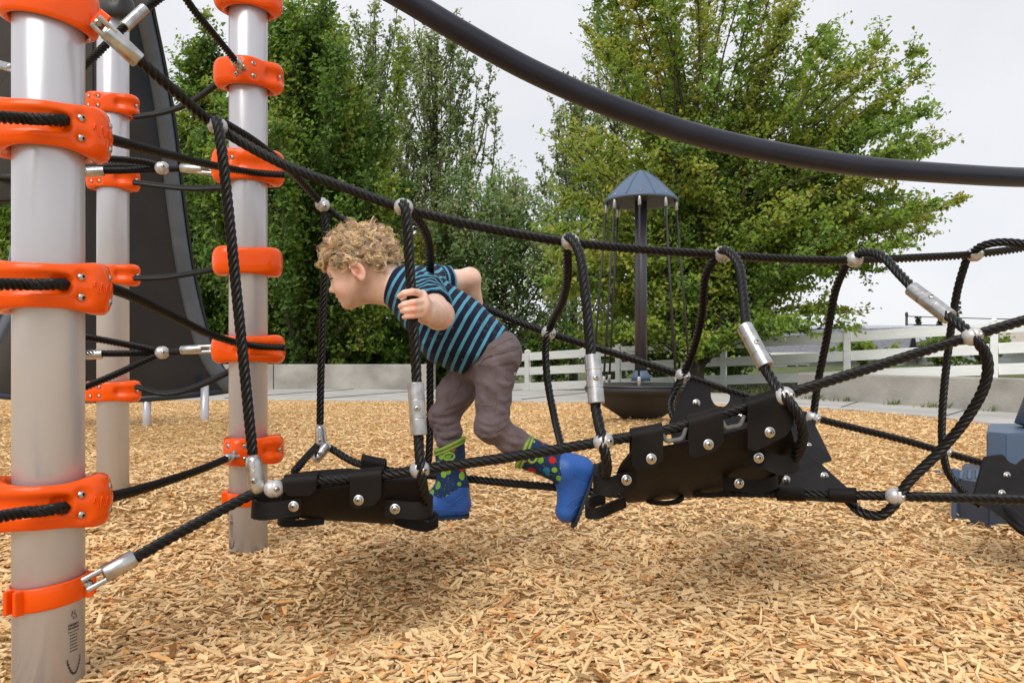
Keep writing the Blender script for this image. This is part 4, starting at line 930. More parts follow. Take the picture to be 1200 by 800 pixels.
cut_sheet('rubber_panel', roundpoly([(784, 497), (808, 443), (833, 447), (833, 466), (838, 475), (850, 477), (856, 470), (857, 458), (884, 465), (921, 482), (955, 497), (976, 540), (962, 543), (1004, 581), (1004, 590), (910, 584), (880, 575), (800, 560)]), d2, BR, rv=((816, 472), (869, 488), (921, 502), (947, 523), (966, 558), (921, 562)))
for x0, x1 in ((909, 946), (969, 1006)):
    Cs = catmull(smooth_w(BB), .004); px = 600 + Cs[:, 0] / Cs[:, 1] * F; seg = Cs[(px > x0) & (px < x1)]; m = MB(); m.tube(seg, .0155, 20, True, lambda A, S: 1 + .02 * np.sin(A * 20)); put('hem_sleeve', m.mesh('hem'), M['rubber'], BR)
def d3(px, py): t = (py - 540) / 80.0; return 1.965 - .22 * np.clip(t, -.05, 1.1)
cut_sheet('rubber_panel', roundpoly([(1140, 587), (1154, 535), (1176, 532), (1182, 541), (1192, 545), (1202, 536), (1260, 545), (1260, 634), (1196, 622), (1178, 606), (1150, 592)]), d3, BR, rv=((1180, 557), (1174, 578)))
m = MB(); m.tube(catmull([W(1168, 592, 1.86), W(1185, 604, 1.80), W(1200, 618, 1.77), W(1230, 630, 1.76)], .005), .018, 16); put('hem_sleeve', m.mesh('hem'), M['rubber'], BR)

# ------------------------------------------------------------------ ropes strung between the posts
def remap(p): return (p[0], p[1], float(np.interp(p[2], [0, 1.22, 2.30, 2.39, 2.82, 10], [0, 1.228, 2.03, 2.10, 2.655, 9.8])))
def climb(label, ropes, sl=(), bl=(), cl=()):
    ropes = [[remap(p) for p in P] for P in ropes]; sl = [(remap(a), remap(b)) for a, b in sl]; bl = [remap(b) for b in bl]; cl = [tuple(remap(q) for q in t) for t in cl]
    r = empty('climbing_rope', W(*ropes[0][len(ropes[0]) // 2]), label, 'rope', 'ropes strung between the silver posts')
    for P in ropes: rope_part('rope', P, r, ds=.0055, pitch=.045)
    for a, b in sl: sleeve(r, a, b, r=.0135, screw=False)
    for b_ in bl: ball(r, *b_, r=.0185)
    for e, a, b in cl: clevis(r, e, a, b, r=.0125)
    return r
climb('black rope lying across the topmost cast clamp of the widest post', [[(-230, 126, .90), (-70, 133, 1.02), (-10, 137, 1.09), (30, 139, 1.131), (52, 140, 1.139), (67, 141, 1.152), (75, 141, 1.178)]])
climb('black rope lying across the middle cast clamp of the widest post', [[(-230, 331, .90), (-70, 332, 1.02), (-10, 333, 1.09), (30, 333, 1.131), (52, 333, 1.139), (67, 333, 1.152), (75, 333, 1.178)]])
climb('black rope lying across the lowest cast clamp of the widest post', [[(-230, 640, .90), (-70, 618, 1.02), (-10, 607, 1.09), (30, 600, 1.131), (52, 598, 1.139), (67, 596, 1.152), (75, 595, 1.178)]])
climb('black rope sloping from the topmost cast clamp of the widest post to the other post', [[(124, 162, 1.30), (150, 169, 1.45), (200, 182, 1.8), (250, 194, 2.1), (295, 202, 2.30), (334, 205, 2.315)]])
climb('black rope sloping down from the middle cast clamp of the widest post', [[(124, 336, 1.30), (150, 345, 1.45), (200, 369, 1.8), (250, 393, 2.1), (295, 405, 2.30), (334, 407, 2.315)]])
climb('black rope rising from the lowest cast clamp to a silver end on the far post', [[(124, 583, 1.30), (150, 577, 1.45), (200, 562, 1.8), (240, 548, 2.05), (266, 537, 2.25)]], cl=[((283, 529, 2.30), (277, 532, 2.29), (264, 538, 2.24))])
climb('steep black rope running up out of view from the four-bolt orange clamp', [[(200, -35, 1.9), (222, 5, 2.0), (250, 40, 2.12), (277, 73, 2.26)]], cl=[((288, 86, 2.30), (284, 81, 2.295), (274, 69, 2.25))])
climb('curving black rope between the two far posts, above the green tree', [[(158, 137, 2.80), (185, 133, 2.75), (215, 124, 2.65), (240, 109, 2.55), (262, 92, 2.46)]])
climb('slack black rope with a silver ball and sleeve between the upper orange clamps', [[(96, 200, 2.3), (140, 200, 2.35), (190, 198, 2.38), (220, 197, 2.38)], [(96, 186, 2.2), (140, 187, 2.3), (175, 191, 2.36), (193, 197, 2.38)], [(96, 196, 2.45), (140, 193, 2.42), (190, 196, 2.39)]], bl=[(190, 197, 2.372)], cl=[((247, 201, 2.375), (238, 199, 2.375), (212, 197, 2.375))], sl=[((90, 202, 2.30), (122, 201, 2.33))])
climb('slack black rope with a silver ball and sleeve between the lower orange clamps', [[(96, 414, 2.3), (140, 414, 2.35), (190, 413, 2.38), (220, 411, 2.38)], [(96, 394, 2.2), (140, 402, 2.3), (175, 409, 2.36), (193, 413, 2.38)], [(96, 455, 2.2), (130, 441, 2.28), (165, 425, 2.34), (189, 414, 2.38)]], bl=[(190, 413, 2.372)], cl=[((247, 409, 2.375), (238, 409, 2.375), (212, 410, 2.375))], sl=[((86, 416, 2.30), (120, 415, 2.33))])
climb('nearly level black rope behind the posts at the third clamp height', [[(158, 214, 2.80), (190, 218, 2.72), (225, 221, 2.6), (262, 220, 2.46)]])
climb('gently rising black rope from the middle clamp in front of the slide', [[(158, 326, 2.78), (190, 325, 2.72), (225, 320, 2.6), (262, 313, 2.46)]])
climb('sagging black rope from the lowest clamp in front of the slide', [[(160, 453, 2.76), (185, 460, 2.72), (205, 460, 2.68), (240, 449, 2.56), (275, 432, 2.44)]])
climb('black rope crossing behind the bridge shackle with a silver sleeve on its way up', [[(92, 84, 1.9), (115, 62, 1.95), (145, 33, 2.0), (175, 8, 2.05), (215, -22, 2.1)]], sl=[((146, 32, 1.998), (170, 10, 2.042))])

# ------------------------------------------------------------------ slide behind the posts
def slide():
    r = empty('playground_slide', W(130, 500, 5.85), 'wide charcoal plastic slide behind the silver posts', 'slide')
    right = [(150, -90, 4.3), (163, 0, 4.6), (178, 70, 4.85), (191, 140, 5.05), (203, 235, 5.3), (214, 310, 5.5), (228, 372, 5.7), (244, 420, 5.9), (268, 456, 6.1)]
    left = [(84, -90, 4.3), (72, 0, 4.6), (60, 70, 4.85), (48, 140, 5.05), (34, 235, 5.3), (22, 310, 5.5), (2, 362, 5.7), (-26, 410, 5.9), (-60, 448, 6.1)]
    Rr, Ll = np.array(smooth_w(right)), np.array(smooth_w(left)); n = 60
    def rsm(P): c = catmull(P, .01); return c[np.linspace(0, len(c) - 1, n).astype(int)]
    Rr, Ll = rsm(Rr), rsm(Ll); G = []
    for a, b in zip(Rr, Ll):
        u = np.linspace(0, 1, 40); c = a[None] + (b - a)[None] * u[:, None]
        sag = (1 - np.abs(2 * u - 1) ** 2.4) * .34; hump = .0 * u     # trough sunk towards the viewer, central divider
        c = c + np.array([0, -1, -.25])[None] * (sag - hump)[:, None]; G.append(c)
    o = solid_sheet('chute', np.array(G), .02, r, M['slide'])
    for P, nm in ((Rr, 'rim'), (Ll, 'rim')):
        m = MB(); m.tube(P + np.array([0, -.01, .02]), .062, 14); put(nm, m.mesh(nm), M['sliderim'], r)
        m = MB(); m.tube(P + np.array([(.066 if P is Rr else -.066), .03, .0]), .012, 8); put('rim_bead', m.mesh(nm), M['slide'], r)
    m = MB(); E = np.array([G[-1][k] for k in range(40)]); m.tube(E + np.array([0, 0, -.005]), .03, 10); put('exit_lip', m.mesh('lip'), M['slide'], r)
    for px in (172, 240):
        p = W(px, 455, 5.85); m = MB(); m.tube([(p[0], p[1], -.2), (p[0], p[1], p[2] + .03)], .031, 18); put('leg', m.mesh('leg'), M['post'], r)
    p = W(20, 446, 5.85); m = MB(); m.tube([(p[0], p[1], -.2), (p[0], p[1], p[2] + .03)], .031, 18); put('leg', m.mesh('leg'), M['post'], r)
slide()
# barrier panel of the tower and deck edge seen past the nearest post
r = empty('tower_barrier', W(40, 235, 3.4), 'dark brown moulded barrier panel of the tower beside the widest post', 'panel')
bm = bmesh.new(); pl = roundpoly([(-90, -70), (111, -70), (111, 128), (98, 205), (60, 232), (-30, 240), (-90, 236)]); vs = [bm.verts.new(W(a, b, 3.4 + .0012 * (a - 20))) for a, b in pl]; f = bm.faces.new(vs)
g = bmesh.ops.extrude_face_region(bm, geom=[f]); [setattr(v.co, 'y', v.co.y + .045) for v in g['geom'] if isinstance(v, bmesh.types.BMVert)]; bmesh.ops.recalc_face_normals(bm, faces=bm.faces[:])
bmesh.ops.bevel(bm, geom=[e for e in bm.edges if e.calc_face_angle(0) > .6], offset=.01, segments=2, affect='EDGES')
me = bpy.data.meshes.new('panel'); bm.to_mesh(me); bm.free(); put('panel_board', me, noise_mat('dark_brown_board', (.020, .014, .010), (.034, .024, .018), scale=6, rough=.6, bump=.2, bscale=90), r)
m = MB(); m.tube(np.array([W(-60, 168, 3.38), W(105, 166, 3.36)]), .016, 10); m.tube(np.array([W(-60, 208, 3.38), W(100, 206, 3.36)]), .016, 10); put('panel_rib', m.mesh('rib'), M['blackmetal'], r)
climb('short silver turnbuckle rope beside the widest post under the tower panel', [[(-60, 58, 2.6), (-12, 73, 2.5)], [(20, 82, 2.42), (34, 86, 2.40), (52, 90, 2.38)]], cl=[((20, 82, 2.42), (14, 80, 2.43), (-12, 73, 2.5))])

# ------------------------------------------------------------------ overhead hoop pipe
hp = [(180, -190, 2.42), (300, -106, 2.48), (420, -32, 2.55), (470, -4, 2.58), (540, 38, 2.62), (620, 82, 2.68), (720, 126, 2.75), (820, 159, 2.83), (920, 181, 2.92), (1020, 196, 3.02), (1120, 204, 3.12), (1200, 208, 3.22), (1300, 208, 3.36), (1400, 200, 3.5), (1600, 168, 3.8)]
hp_r = empty('overhead_hoop', W(800, 150, 2.8), 'long curved slate grey pipe sweeping overhead across the sky', 'pipe')
m = MB(); C = catmull(smooth_w(hp), .03); m.tube(C, .0415, 28); put('pipe', m.mesh('pipe'), M['arch'], hp_r)

# ------------------------------------------------------------------ roofed spinner
def spinner():
    d = 5.85; c = W(751, 420, d); x, y = c[0], c[1]; zz = lambda py: zof(py, d)
    r = empty('spinner_carousel', (x, y, .05), 'spinner with blue cone roof, slate pole, hanging ropes and dark bowl', 'spinner')
    m = MB(); m.lathe((x, y, zz(443)), (x, y, zz(236)), [(0, .048), (1, .048)], 28); put('pole', m.mesh('pole'), M['polegrey'], r)
    m = MB(); m.lathe((x, y, zz(446)), (x, y, zz(434)), [(0, .075), (.5, .07), (.8, .055), (1, .048)], 28); put('collar', m.mesh('collar'), M['bluemetal'], r)
    zr, za = zz(236), zz(200); Rr = .292; N = 96; a = np.linspace(0, 2 * np.pi, N, endpoint=False)
    prof = [(.0, za - .002), (.028, za - .004), (.05, za - .016), (.16, za - .105), (.27, zr + .022), (.288, zr + .006), (Rr, zr - .008), (.285, zr - .014), (.24, zr + .02), (.05, zr + .16)]
    V = []
    for (rr, z) in prof: ridge = 1 + 0 * a; V.append(np.stack([x + rr * np.cos(a), y + rr * np.sin(a), np.full(N, z)], 1))
    mm = MB(); mm.add(np.vstack(V), ring_faces(len(prof), N)); rf = put('roof', mm.mesh('roof'), M['bluemetal'], r)
    for k in range(8):                                   # seams of the roof panels
        t = rad(k * 45 + 12); s = MB(); s.tube(np.array([(x + rr * math.cos(t), y + rr * math.sin(t), z + .003) for rr, z in prof[2:6]]), .0045, 5); put('seam', s.mesh('seam'), M['bluemetal'], rf)
        p = (x + .272 * math.cos(t + .39), y + .272 * math.sin(t + .39), zr + .026); put_shared('bolt', BOLT, rf, p, quat_to((math.cos(t + .39), math.sin(t + .39), .8)))
    s = MB(); s.lathe((x, y, zr - .004), (x, y, zr + .006), [(0, .262), (1, .262)], 48); put('shade_disc', s.mesh('shade_disc', False), M['spin'], rf)  # dark disc added so the roof's underside looks shaded
    zd = zz(454); s = MB(); s.lathe((x, y, zz(497)), (x, y, zd + .012), [(0, .075), (.02, .09), (.10, .12), (.62, .36), (.84, .40), (.85, .435), (.97, .445), (1.0, .42)], 64); put('bowl', s.mesh('bowl'), M['spin'], r)
    s = MB(); s.lathe((x, y, zd + .010), (x, y, zd + .03), [(0, .43), (.4, .436), (1, .40)], 64); put('seat_rim', s.mesh('rim'), M['blackmetal'], r)
    s = MB(); s.lathe((x, y, -.15), (x, y, zz(492)), [(0, .058), (1, .058)], 24); put('base_stem', s.mesh('stem'), M['spin'], r)
    for k in range(8):
        t = rad(k * 45 + 33); p0 = np.array([x + .268 * math.cos(t), y + .268 * math.sin(t), zr + .0]); p1_ = np.array([x + .385 * math.cos(t), y + .385 * math.sin(t), zd + .02])
        s = MB(); s.tube(np.array([p0, p1_]), .0085, 8); ro = put('rope', s.mesh('rope'), M['rope_far'], r)
        u = (p1_ - p0) / np.linalg.norm(p1_ - p0)
        for q0, q1 in ((p0, p0 + u * .085), (p1_ - u * .075, p1_)): s = MB(); s.lathe(q0, q1, [(0, .012), (.05, .0135), (.95, .0135), (1, .011)], 12); put('ferrule', s.mesh('ferrule'), M['alu'], ro)
spinner()

# ------------------------------------------------------------------ blue stepped block at the right
def stepblock():
    d = 2.33; b = W(1200, 420, d); r = empty('stepped_block', (b[0], d + .2, 0), 'blue stepped foot block with a pole, beside the end of the bridge', 'play block')
    def prism(name, poly, z0, z1, mat, bev=.006):
        bm = bmesh.new(); vs = [bm.verts.new((x, y, z0)) for x, y in poly]; f = bm.faces.new(vs); g = bmesh.ops.extrude_face_region(bm, geom=[f])
        for v in g['geom']:
            if isinstance(v, bmesh.types.BMVert): v.co.z = z1
        bmesh.ops.recalc_face_normals(bm, faces=bm.faces[:]); bmesh.ops.bevel(bm, geom=[e for e in bm.edges], offset=bev, segments=2, affect='EDGES')
        me = bpy.data.meshes.new(name); bm.to_mesh(me); bm.free(); return put(name, me, mat, r)
    X = lambda px, dd: (px - 600) * dd / F
    lo = prism('lower_step', [(X(1124, 2.42), 2.42), (X(1158, 2.33), 2.33), (X(1260, 2.33), 2.33), (X(1260, 2.8), 2.8), (X(1128, 2.8), 2.8)], -.1, zof(557, 2.5), M['navymetal'])
    prism('upper_step', [(X(1156, 2.62), 2.62), (X(1178, 2.56), 2.56), (X(1270, 2.56), 2.56), (X(1270, 2.95), 2.95), (X(1158, 2.95), 2.95)], zof(557, 2.5) + .003, zof(503, 2.7), M['bluemetal'])
    m = MB(); zt = zof(557, 2.5) + .0015
    for i in range(9):                                    # raised anti-slip studs on the lower tread
        for j in range(8):
            px_, dd = X(1126, 2.42) + .012 + i * .028, 2.44 + j * .022; m.lathe((px_ + (j % 2) * .012, dd, zt - .002), (px_ + (j % 2) * .012, dd, zt + .003), [(0, .008), (.7, .007), (1, .004)], 7)
    put('tread_studs', m.mesh('studs'), M['bluemetal'], lo)
    m = MB(); m.box((X(1120, 2.45), 2.452, zof(600, 2.45)), (.018, .022, .29), None, .004); put('side_flange', m.mesh('flange', False), M['bluemetal'], r)
    m = MB(); m.lathe((X(1216, 2.75), 2.75, zof(503, 2.7)), (X(1300, 2.75), 2.75, 1.15), [(0, .075), (.25, .062), (1, .05)], 24); put('pole', m.mesh('pole'), M['bluemetal'], r)
stepblock()
from mathutils.bvhtree import BVHTree

# ------------------------------------------------------------------ the boy: implicit surfaces turned into meshes
def folds(vox, lines, r, k=.006, dep=.6):
    """raise soft ridges of cloth along lines (photo positions) found on the surface"""
    V, Q = vox.surface(); bv = BVHTree.FromPolygons([tuple(p) for p in V], [tuple(int(i) for i in f) for f in Q]); o_ = Vector((0, 0, CH))
    for L_ in lines:
        out = []
        for a, b, _ in catmull([(p, q, 0) for p, q in L_], 2.0):
            t = (Vector(W(a, b, 1.7)) - o_).normalized(); h = bv.ray_cast(o_, t)
            if h[0] is not None: out.append(np.array(h[0]) - np.array(h[1]) * r * dep)
        n = len(out)
        for i in range(n - 1):
            e0 = math.sin(math.pi * (i + .6) / (n + .2)) ** .5; e1 = math.sin(math.pi * (i + 1.6) / (n + .2) if i + 1.6 < n else math.pi * (n - .4) / (n + .2)) ** .5
            if np.linalg.norm(out[i] - out[i + 1]) < .02: vox.cone(out[i], out[i + 1], r * e0, r * e1, k)
class Vox:
    def __init__(s, lo, hi, h):
        s.lo = np.array(lo, np.float32); s.h = h; s.n = np.ceil((np.array(hi) - lo) / h).astype(int) + 1
        s.F = np.full(s.n, .05, np.float32)
    def win(s, lo, hi):
        a = np.clip(np.floor((np.array(lo) - s.lo) / s.h).astype(int), 0, s.n); b = np.clip(np.ceil((np.array(hi) - s.lo) / s.h).astype(int) + 1, 0, s.n)
        sl = tuple(slice(x, y) for x, y in zip(a, b))
        c = [(s.lo[k] + s.h * np.arange(a[k], b[k])).astype(np.float32) for k in range(3)]
        return sl, (c[0][:, None, None], c[1][None, :, None], c[2][None, None, :])
    def op(s, D, sl, k, mode):
        c = s.F[sl]
        if D.size == 0: return
        if mode == 'u':
            if k <= 0: s.F[sl] = np.minimum(c, D)
            else: h = np.clip(k - np.abs(c - D), 0, None) / k; s.F[sl] = np.minimum(c, D) - h * h * k * .25
        else:
            D = -D
            if k <= 0: s.F[sl] = np.maximum(c, D)
            else: h = np.clip(k - np.abs(c - D), 0, None) / k; s.F[sl] = np.maximum(c, D) + h * h * k * .25
    def cone(s, a, b, ra, rb, k=.012, mode='u', sq=None):
        """capsule with two radii; sq=(axis unit vector, factor) widens it along an axis"""
        a, b = np.asarray(a, float), np.asarray(b, float); R = max(ra, rb) * (1 if sq is None else max(1, sq[1])) + k + .006
        sl, (X, Y, Z) = s.win(np.minimum(a, b) - R, np.maximum(a, b) + R); ba = b - a; L2 = float(ba @ ba) + 1e-12
        px, py, pz = X - a[0], Y - a[1], Z - a[2]; t = np.clip((px * ba[0] + py * ba[1] + pz * ba[2]) / L2, 0, 1)
        qx, qy, qz = px - t * ba[0], py - t * ba[1], pz - t * ba[2]
        if sq is not None:
            u, f = np.asarray(sq[0], float), sq[1]; dp = (qx * u[0] + qy * u[1] + qz * u[2]) * (1 - 1 / f); qx, qy, qz = qx - dp * u[0], qy - dp * u[1], qz - dp * u[2]
        s.op((np.sqrt(qx * qx + qy * qy + qz * qz) - (ra + (rb - ra) * t)).astype(np.float32), sl, k, mode)
    def ell(s, c, r, R=None, k=.01, mode='u'):
        c = np.asarray(c, float); r = np.asarray(r, float); m = r.max() + k + .006; sl, (X, Y, Z) = s.win(c - m, c + m); p = [X - c[0], Y - c[1], Z - c[2]]
        if R is not None: p = [p[0] * R[0][i] + p[1] * R[1][i] + p[2] * R[2][i] for i in range(3)]     # columns of R are the local axes
        k0 = np.sqrt((p[0] / r[0]) ** 2 + (p[1] / r[1]) ** 2 + (p[2] / r[2]) ** 2); k1 = np.sqrt((p[0] / r[0] ** 2) ** 2 + (p[1] / r[1] ** 2) ** 2 + (p[2] / r[2] ** 2) ** 2) + 1e-6
        s.op((k0 * (k0 - 1) / k1).astype(np.float32), sl, k, mode)
    def plane(s, p, n, k=.002, lo=None, hi=None):
        """cut away everything on the +n side"""
        n = np.asarray(n, float); n /= np.linalg.norm(n); sl, (X, Y, Z) = s.win(s.lo if lo is None else lo, s.lo + s.h * s.n if hi is None else hi)
        s.op(-((X - p[0]) * n[0] + (Y - p[1]) * n[1] + (Z - p[2]) * n[2]).astype(np.float32), sl, k, 's')
    def disp(s, fn, lo=None, hi=None):
        sl, (X, Y, Z) = s.win(s.lo if lo is None else lo, s.lo + s.h * s.n if hi is None else hi); near = np.abs(s.F[sl]) < .02; s.F[sl] += np.where(near, fn(X, Y, Z), 0).astype(np.float32)
    def surface(s):
        Fd = s.F; I = Fd < 0; n = s.n
        cnt = np.zeros(n - 1, np.uint8)
        cs = [(i, j, k) for i in (0, 1) for j in (0, 1) for k in (0, 1)]
        for i, j, k in cs: cnt += I[i:n[0] - 1 + i, j:n[1] - 1 + j, k:n[2] - 1 + k]
        act = np.argwhere((cnt > 0) & (cnt < 8)); idx = np.full(n - 1, -1, np.int32); idx[tuple(act.T)] = np.arange(len(act))
        val = {c: Fd[act[:, 0] + c[0], act[:, 1] + c[1], act[:, 2] + c[2]] for c in cs}
        acc = np.zeros((len(act), 3)); num = np.zeros(len(act))
        for c in cs:
            for ax in range(3):
                if c[ax] == 1: continue
                e = list(c); e[ax] = 1; e = tuple(e); a, b = val[c], val[e]; m = (a < 0) != (b < 0); t = np.where(m, a / np.where(m, a - b, 1), 0)
                p = np.tile(np.array(c, float), (len(act), 1)); p[:, ax] += t; acc += np.where(m[:, None], p, 0); num += m
        V = s.lo + s.h * (act + acc / num[:, None]); Q = []
        for ax in range(3):
            o1, o2 = [(1, 2), (2, 0), (0, 1)][ax]
            a = [slice(None)] * 3; b = [slice(None)] * 3; a[ax] = slice(0, n[ax] - 1); b[ax] = slice(1, n[ax]); ch = I[tuple(a)] != I[tuple(b)]
            e = np.argwhere(ch); ok = (e[:, o1] > 0) & (e[:, o2] > 0) & (e[:, o1] < n[o1] - 1) & (e[:, o2] < n[o2] - 1); e = e[ok]
            def g(d1, d2):
                f = e.copy(); f[:, o1] += d1; f[:, o2] += d2; return idx[tuple(f.T)]
            q = np.stack([g(-1, -1), g(0, -1), g(0, 0), g(-1, 0)], 1); fl = I[tuple(e.T)]; q[~fl] = q[~fl][:, ::-1]; Q.append(q)
        return V, np.vstack(Q)

def lap(V, Q, it=2, w=.5):
    for _ in range(it):
        acc = np.zeros_like(V); n = np.zeros(len(V))
        for a, b in ((0, 1), (1, 2), (2, 3), (3, 0)):
            np.add.at(acc, Q[:, a], V[Q[:, b]]); np.add.at(acc, Q[:, b], V[Q[:, a]]); np.add.at(n, Q[:, a], 1); np.add.at(n, Q[:, b], 1)
        V = V * (1 - w) + w * acc / np.maximum(n, 1)[:, None]
    return V

DC = 1.78
KID = empty('person', W(560, 606, DC), 'curly blond child in striped shirt and blue boots leaning through the rope bridge', 'person')
HD = 1.795                                                  # depth of the head's middle plane
YAW = rad(0)
SK = W(421, 306, HD)                                        # skull centre
hf = np.array([-math.cos(rad(20)), 0, -math.sin(rad(20))]); hu = np.array([-math.sin(rad(20)), 0, math.cos(rad(20))])
def rotz(v, a): return np.array([v[0] * math.cos(a) - v[1] * math.sin(a), v[0] * math.sin(a) + v[1] * math.cos(a), v[2]])
HFv, HUv = rotz(hf, -YAW), rotz(hu, -YAW); HSv = np.cross(HUv, HFv); HSv = HSv if HSv[1] > 0 else -HSv      # side axis points away from the viewer
def H(px, py, s=0.0):
    """point of the profile plane (photo position) moved s metres sideways; the head is turned slightly away"""
    p = W(px, py, HD) - SK; a = p @ hf; b = p @ hu; return SK + HFv * a + HUv * b + HSv * s
HR = np.stack([HFv, HSv, HUv], 1)
u1 = HD / F                                                 # metres per photo pixel at the head

def HX(px, py, s=0.0): return H(px + (5.0 if px < 408 else max(0.0, 5.0 - (px - 408) * .25)), py, s)      # the face sits a little behind the traced line
def head(v):
    v.ell(SK, (38 * u1, .068, 35 * u1), HR, k=.0)                              # skull
    v.ell(H(430, 304), (32 * u1, .067, 33 * u1), HR, k=.02)
    v.ell(HX(400, 316), (17 * u1, .050, 22 * u1), HR, k=.02)                    # forehead
    v.ell(HX(409, 333), (20 * u1, .050, 22 * u1), HR, k=.02)                    # face
    v.cone(HX(404, 349), HX(421, 339, 0), .021, .034, .02)                       # jaw
    for s in (-1, 1):
        v.cone(HX(407, 352, s * .018), HX(424, 330, s * .050), .013, .014, .022)     # jaw line
        v.ell(HX(402, 338, s * .026), (.024, .024, .024), HR, k=.018)            # cheek
        v.ell(HX(395, 324, s * .034), (.011, .016, .012), HR, k=.012)           # cheek bone
        v.ell(HX(387.0, 327.6, s * .0265), (.010, .012, .0075), HR, k=.010, mode='s')   # eye socket
        v.ell(HX(391.3, 327.3, s * .0265), (.0108, .0108, .0100), HR, k=.003)     # eyelid bulge
        v.ell(HX(386.0, 319, s * .024), (.008, .018, .006), HR, k=.010)          # brow
    v.ell(HX(403.2, 355.5), (.0145, .0170, .0120), HR, k=.012)                    # chin
    v.cone(HX(387.0, 327), HX(385.2, 338.5), .0050, .0066, .008)                  # nose bridge
    v.ell(HX(384.2, 340.2), (.0078, .0085, .0068), HR, k=.006)                     # nose tip
    for s in (-1, 1):
        v.ell(HX(389.5, 341.5, s * .0085), (.0068, .0055, .0052), HR, k=.004)       # wing of the nose
        v.ell(HX(387.5, 344.0, s * .0050), (.0034, .0022, .0022), HR, k=.002, mode='s')   # nostril
    v.ell(HX(394.5, 345.5), (.0095, .014, .008), HR, k=.008)                        # upper lip mound
    v.ell(HX(391.8, 347.8), (.0066, .0145, .0038), HR, k=.003)                      # upper lip
    v.ell(HX(394.6, 352.0), (.0066, .0125, .0040), HR, k=.003)                      # lower lip
    v.ell(HX(391.0, 350.0), (.0090, .0170, .0014), HR, k=.0016, mode='s')           # mouth line
    v.ell(HX(397.8, 354.6), (.006, .012, .0026), HR, k=.005, mode='s')           # fold over the chin
    for s in (-1, 1):                                                           # ears
        tl = rad(-16 * 1.0); fx = HFv * math.cos(tl) + HUv * math.sin(tl); ux = -HFv * math.sin(tl) + HUv * math.cos(tl); back = HFv * -.25 + HSv * s; back /= np.linalg.norm(back)
        nx = np.cross(fx, ux); nx = nx if nx @ HSv * s > 0 else -nx
        c = H(427.0, 321.2, s * .068); R3 = np.stack([fx, nx, ux], 1)
        v.ell(c + nx * .0055, (.0160, .0062, .0255), R3, k=.004)
        v.ell(c + nx * .0125 + ux * .002 + fx * .0005, (.0102, .0098, .0168), R3, k=.002, mode='s'); v.ell(c + nx * .006 + fx * .0045 - ux * .004, (.0042, .0075, .0052), R3, k=.001, mode='s')
        t = np.linspace(0, 1, 12); P = [c + nx * .0105 + ux * .0225 * math.cos(a) - fx * .0135 * math.sin(a) + fx * .001 for a in np.linspace(-.9, 3.0, 14)]
        for a, b in zip(P[:-1], P[1:]): v.cone(a, b, .0031, .0031, .002)                # helix rim
        v.ell(c + nx * .0075 - ux * .0215 + fx * .003, (.0072, .0058, .0078), R3, k=.004)     # lobe
        v.ell(c + nx * .0080 + fx * .0105 - ux * .004, (.0040, .0045, .0065), R3, k=.003)    # tragus
        P = [c + nx * .0088 + ux * .014 * math.cos(a) - fx * .0070 * math.sin(a) - ux * .001 for a in np.linspace(-.2, 2.6, 8)]
        for a, b in zip(P[:-1], P[1:]): v.cone(a, b, .0020, .0020, .002)
    # neck
    v.cone(H(436, 323), W(474, 338, 1.785), .039, .046, .022)
    v.cone(HX(420, 340), W(462, 345, 1.785), .022, .030, .025)

# arms ------------------------------------------------------------
SHN, ELN, WRN = W(497, 343, 1.690), W(514.5, 369, 1.555), W(499, 365.5, 1.452)
SHF, ELF, WRF = W(508, 331, 1.885), W(550, 327, 1.945), W(559, 360, 1.985)
RC = lambda y: W(np.interp(y, [310, 370, 440], [480, 484, 488]), y, 1.40)          # axis of the rope in the near hand
def near_arm(v):
    v.cone(SHN, ELN, .0335, .0295, .012); v.ell(ELN, (.0285, .0285, .0275), k=.010); v.cone(ELN, WRN, .0285, .0190, .012)
    v.cone(ELN * .6 + WRN * .4 + np.array([0, -.002, -.004]), WRN, .0235, .0185, .012)
    # palm
    kn = [W(491.0, 344.5, 1.404), W(492.2, 353.5, 1.398), W(492.0, 361.0, 1.398), W(490.0, 367.5, 1.402)]
    v.cone(WRN, (kn[1] + kn[2]) / 2 + np.array([.004, .012, 0]), .0175, .0150, .010, sq=((0, 0, 1), 1.35))
    v.cone(WRN + np.array([0, .0, -.002]), kn[3] + np.array([.003, .010, 0]), .0135, .0095, .010); v.cone(WRN, kn[0] + np.array([.004, .010, 0]), .0130, .0095, .010)
    # fingers wrap the rope from the right, tips bending round its left side
    FN = [((491.0, 343.5, 1.403), (483.5, 341.8, 1.379), (473.5, 343.4, 1.378), (468.2, 347.0, 1.389), .0070),
          ((492.5, 353.5, 1.397), (484.0, 354.5, 1.375), (474.0, 356.5, 1.376), (469.2, 359.0, 1.388), .0069),
          ((492.2, 361.2, 1.397), (484.5, 362.2, 1.376), (476.0, 363.2, 1.377), (471.8, 364.8, 1.388), .0065),
          ((490.2, 369.0, 1.401), (484.0, 369.8, 1.382), (477.0, 370.6, 1.381), (473.4, 371.8, 1.390), .0059)]
    for a, b, c, d, r in FN:
        A, B, C_, D_ = [W(*p) for p in (a, b, c, d)]
        v.cone(A, B, r * 1.10, r * .98, .0030); v.cone(B, C_, r * .98, r * .90, .0012); v.cone(C_, D_, r * .90, r * .78, .0012)
    # thumb behind the rope
    v.cone(W(497, 358, 1.432), W(490, 349, 1.424), .0110, .0090, .008); v.cone(W(490, 349, 1.424), W(479, 346, 1.419), .0088, .0075, .004)
    v.cone(W(479, 346, 1.419), W(472, 349.5, 1.412), .0075, .0062, .004)
    return FN
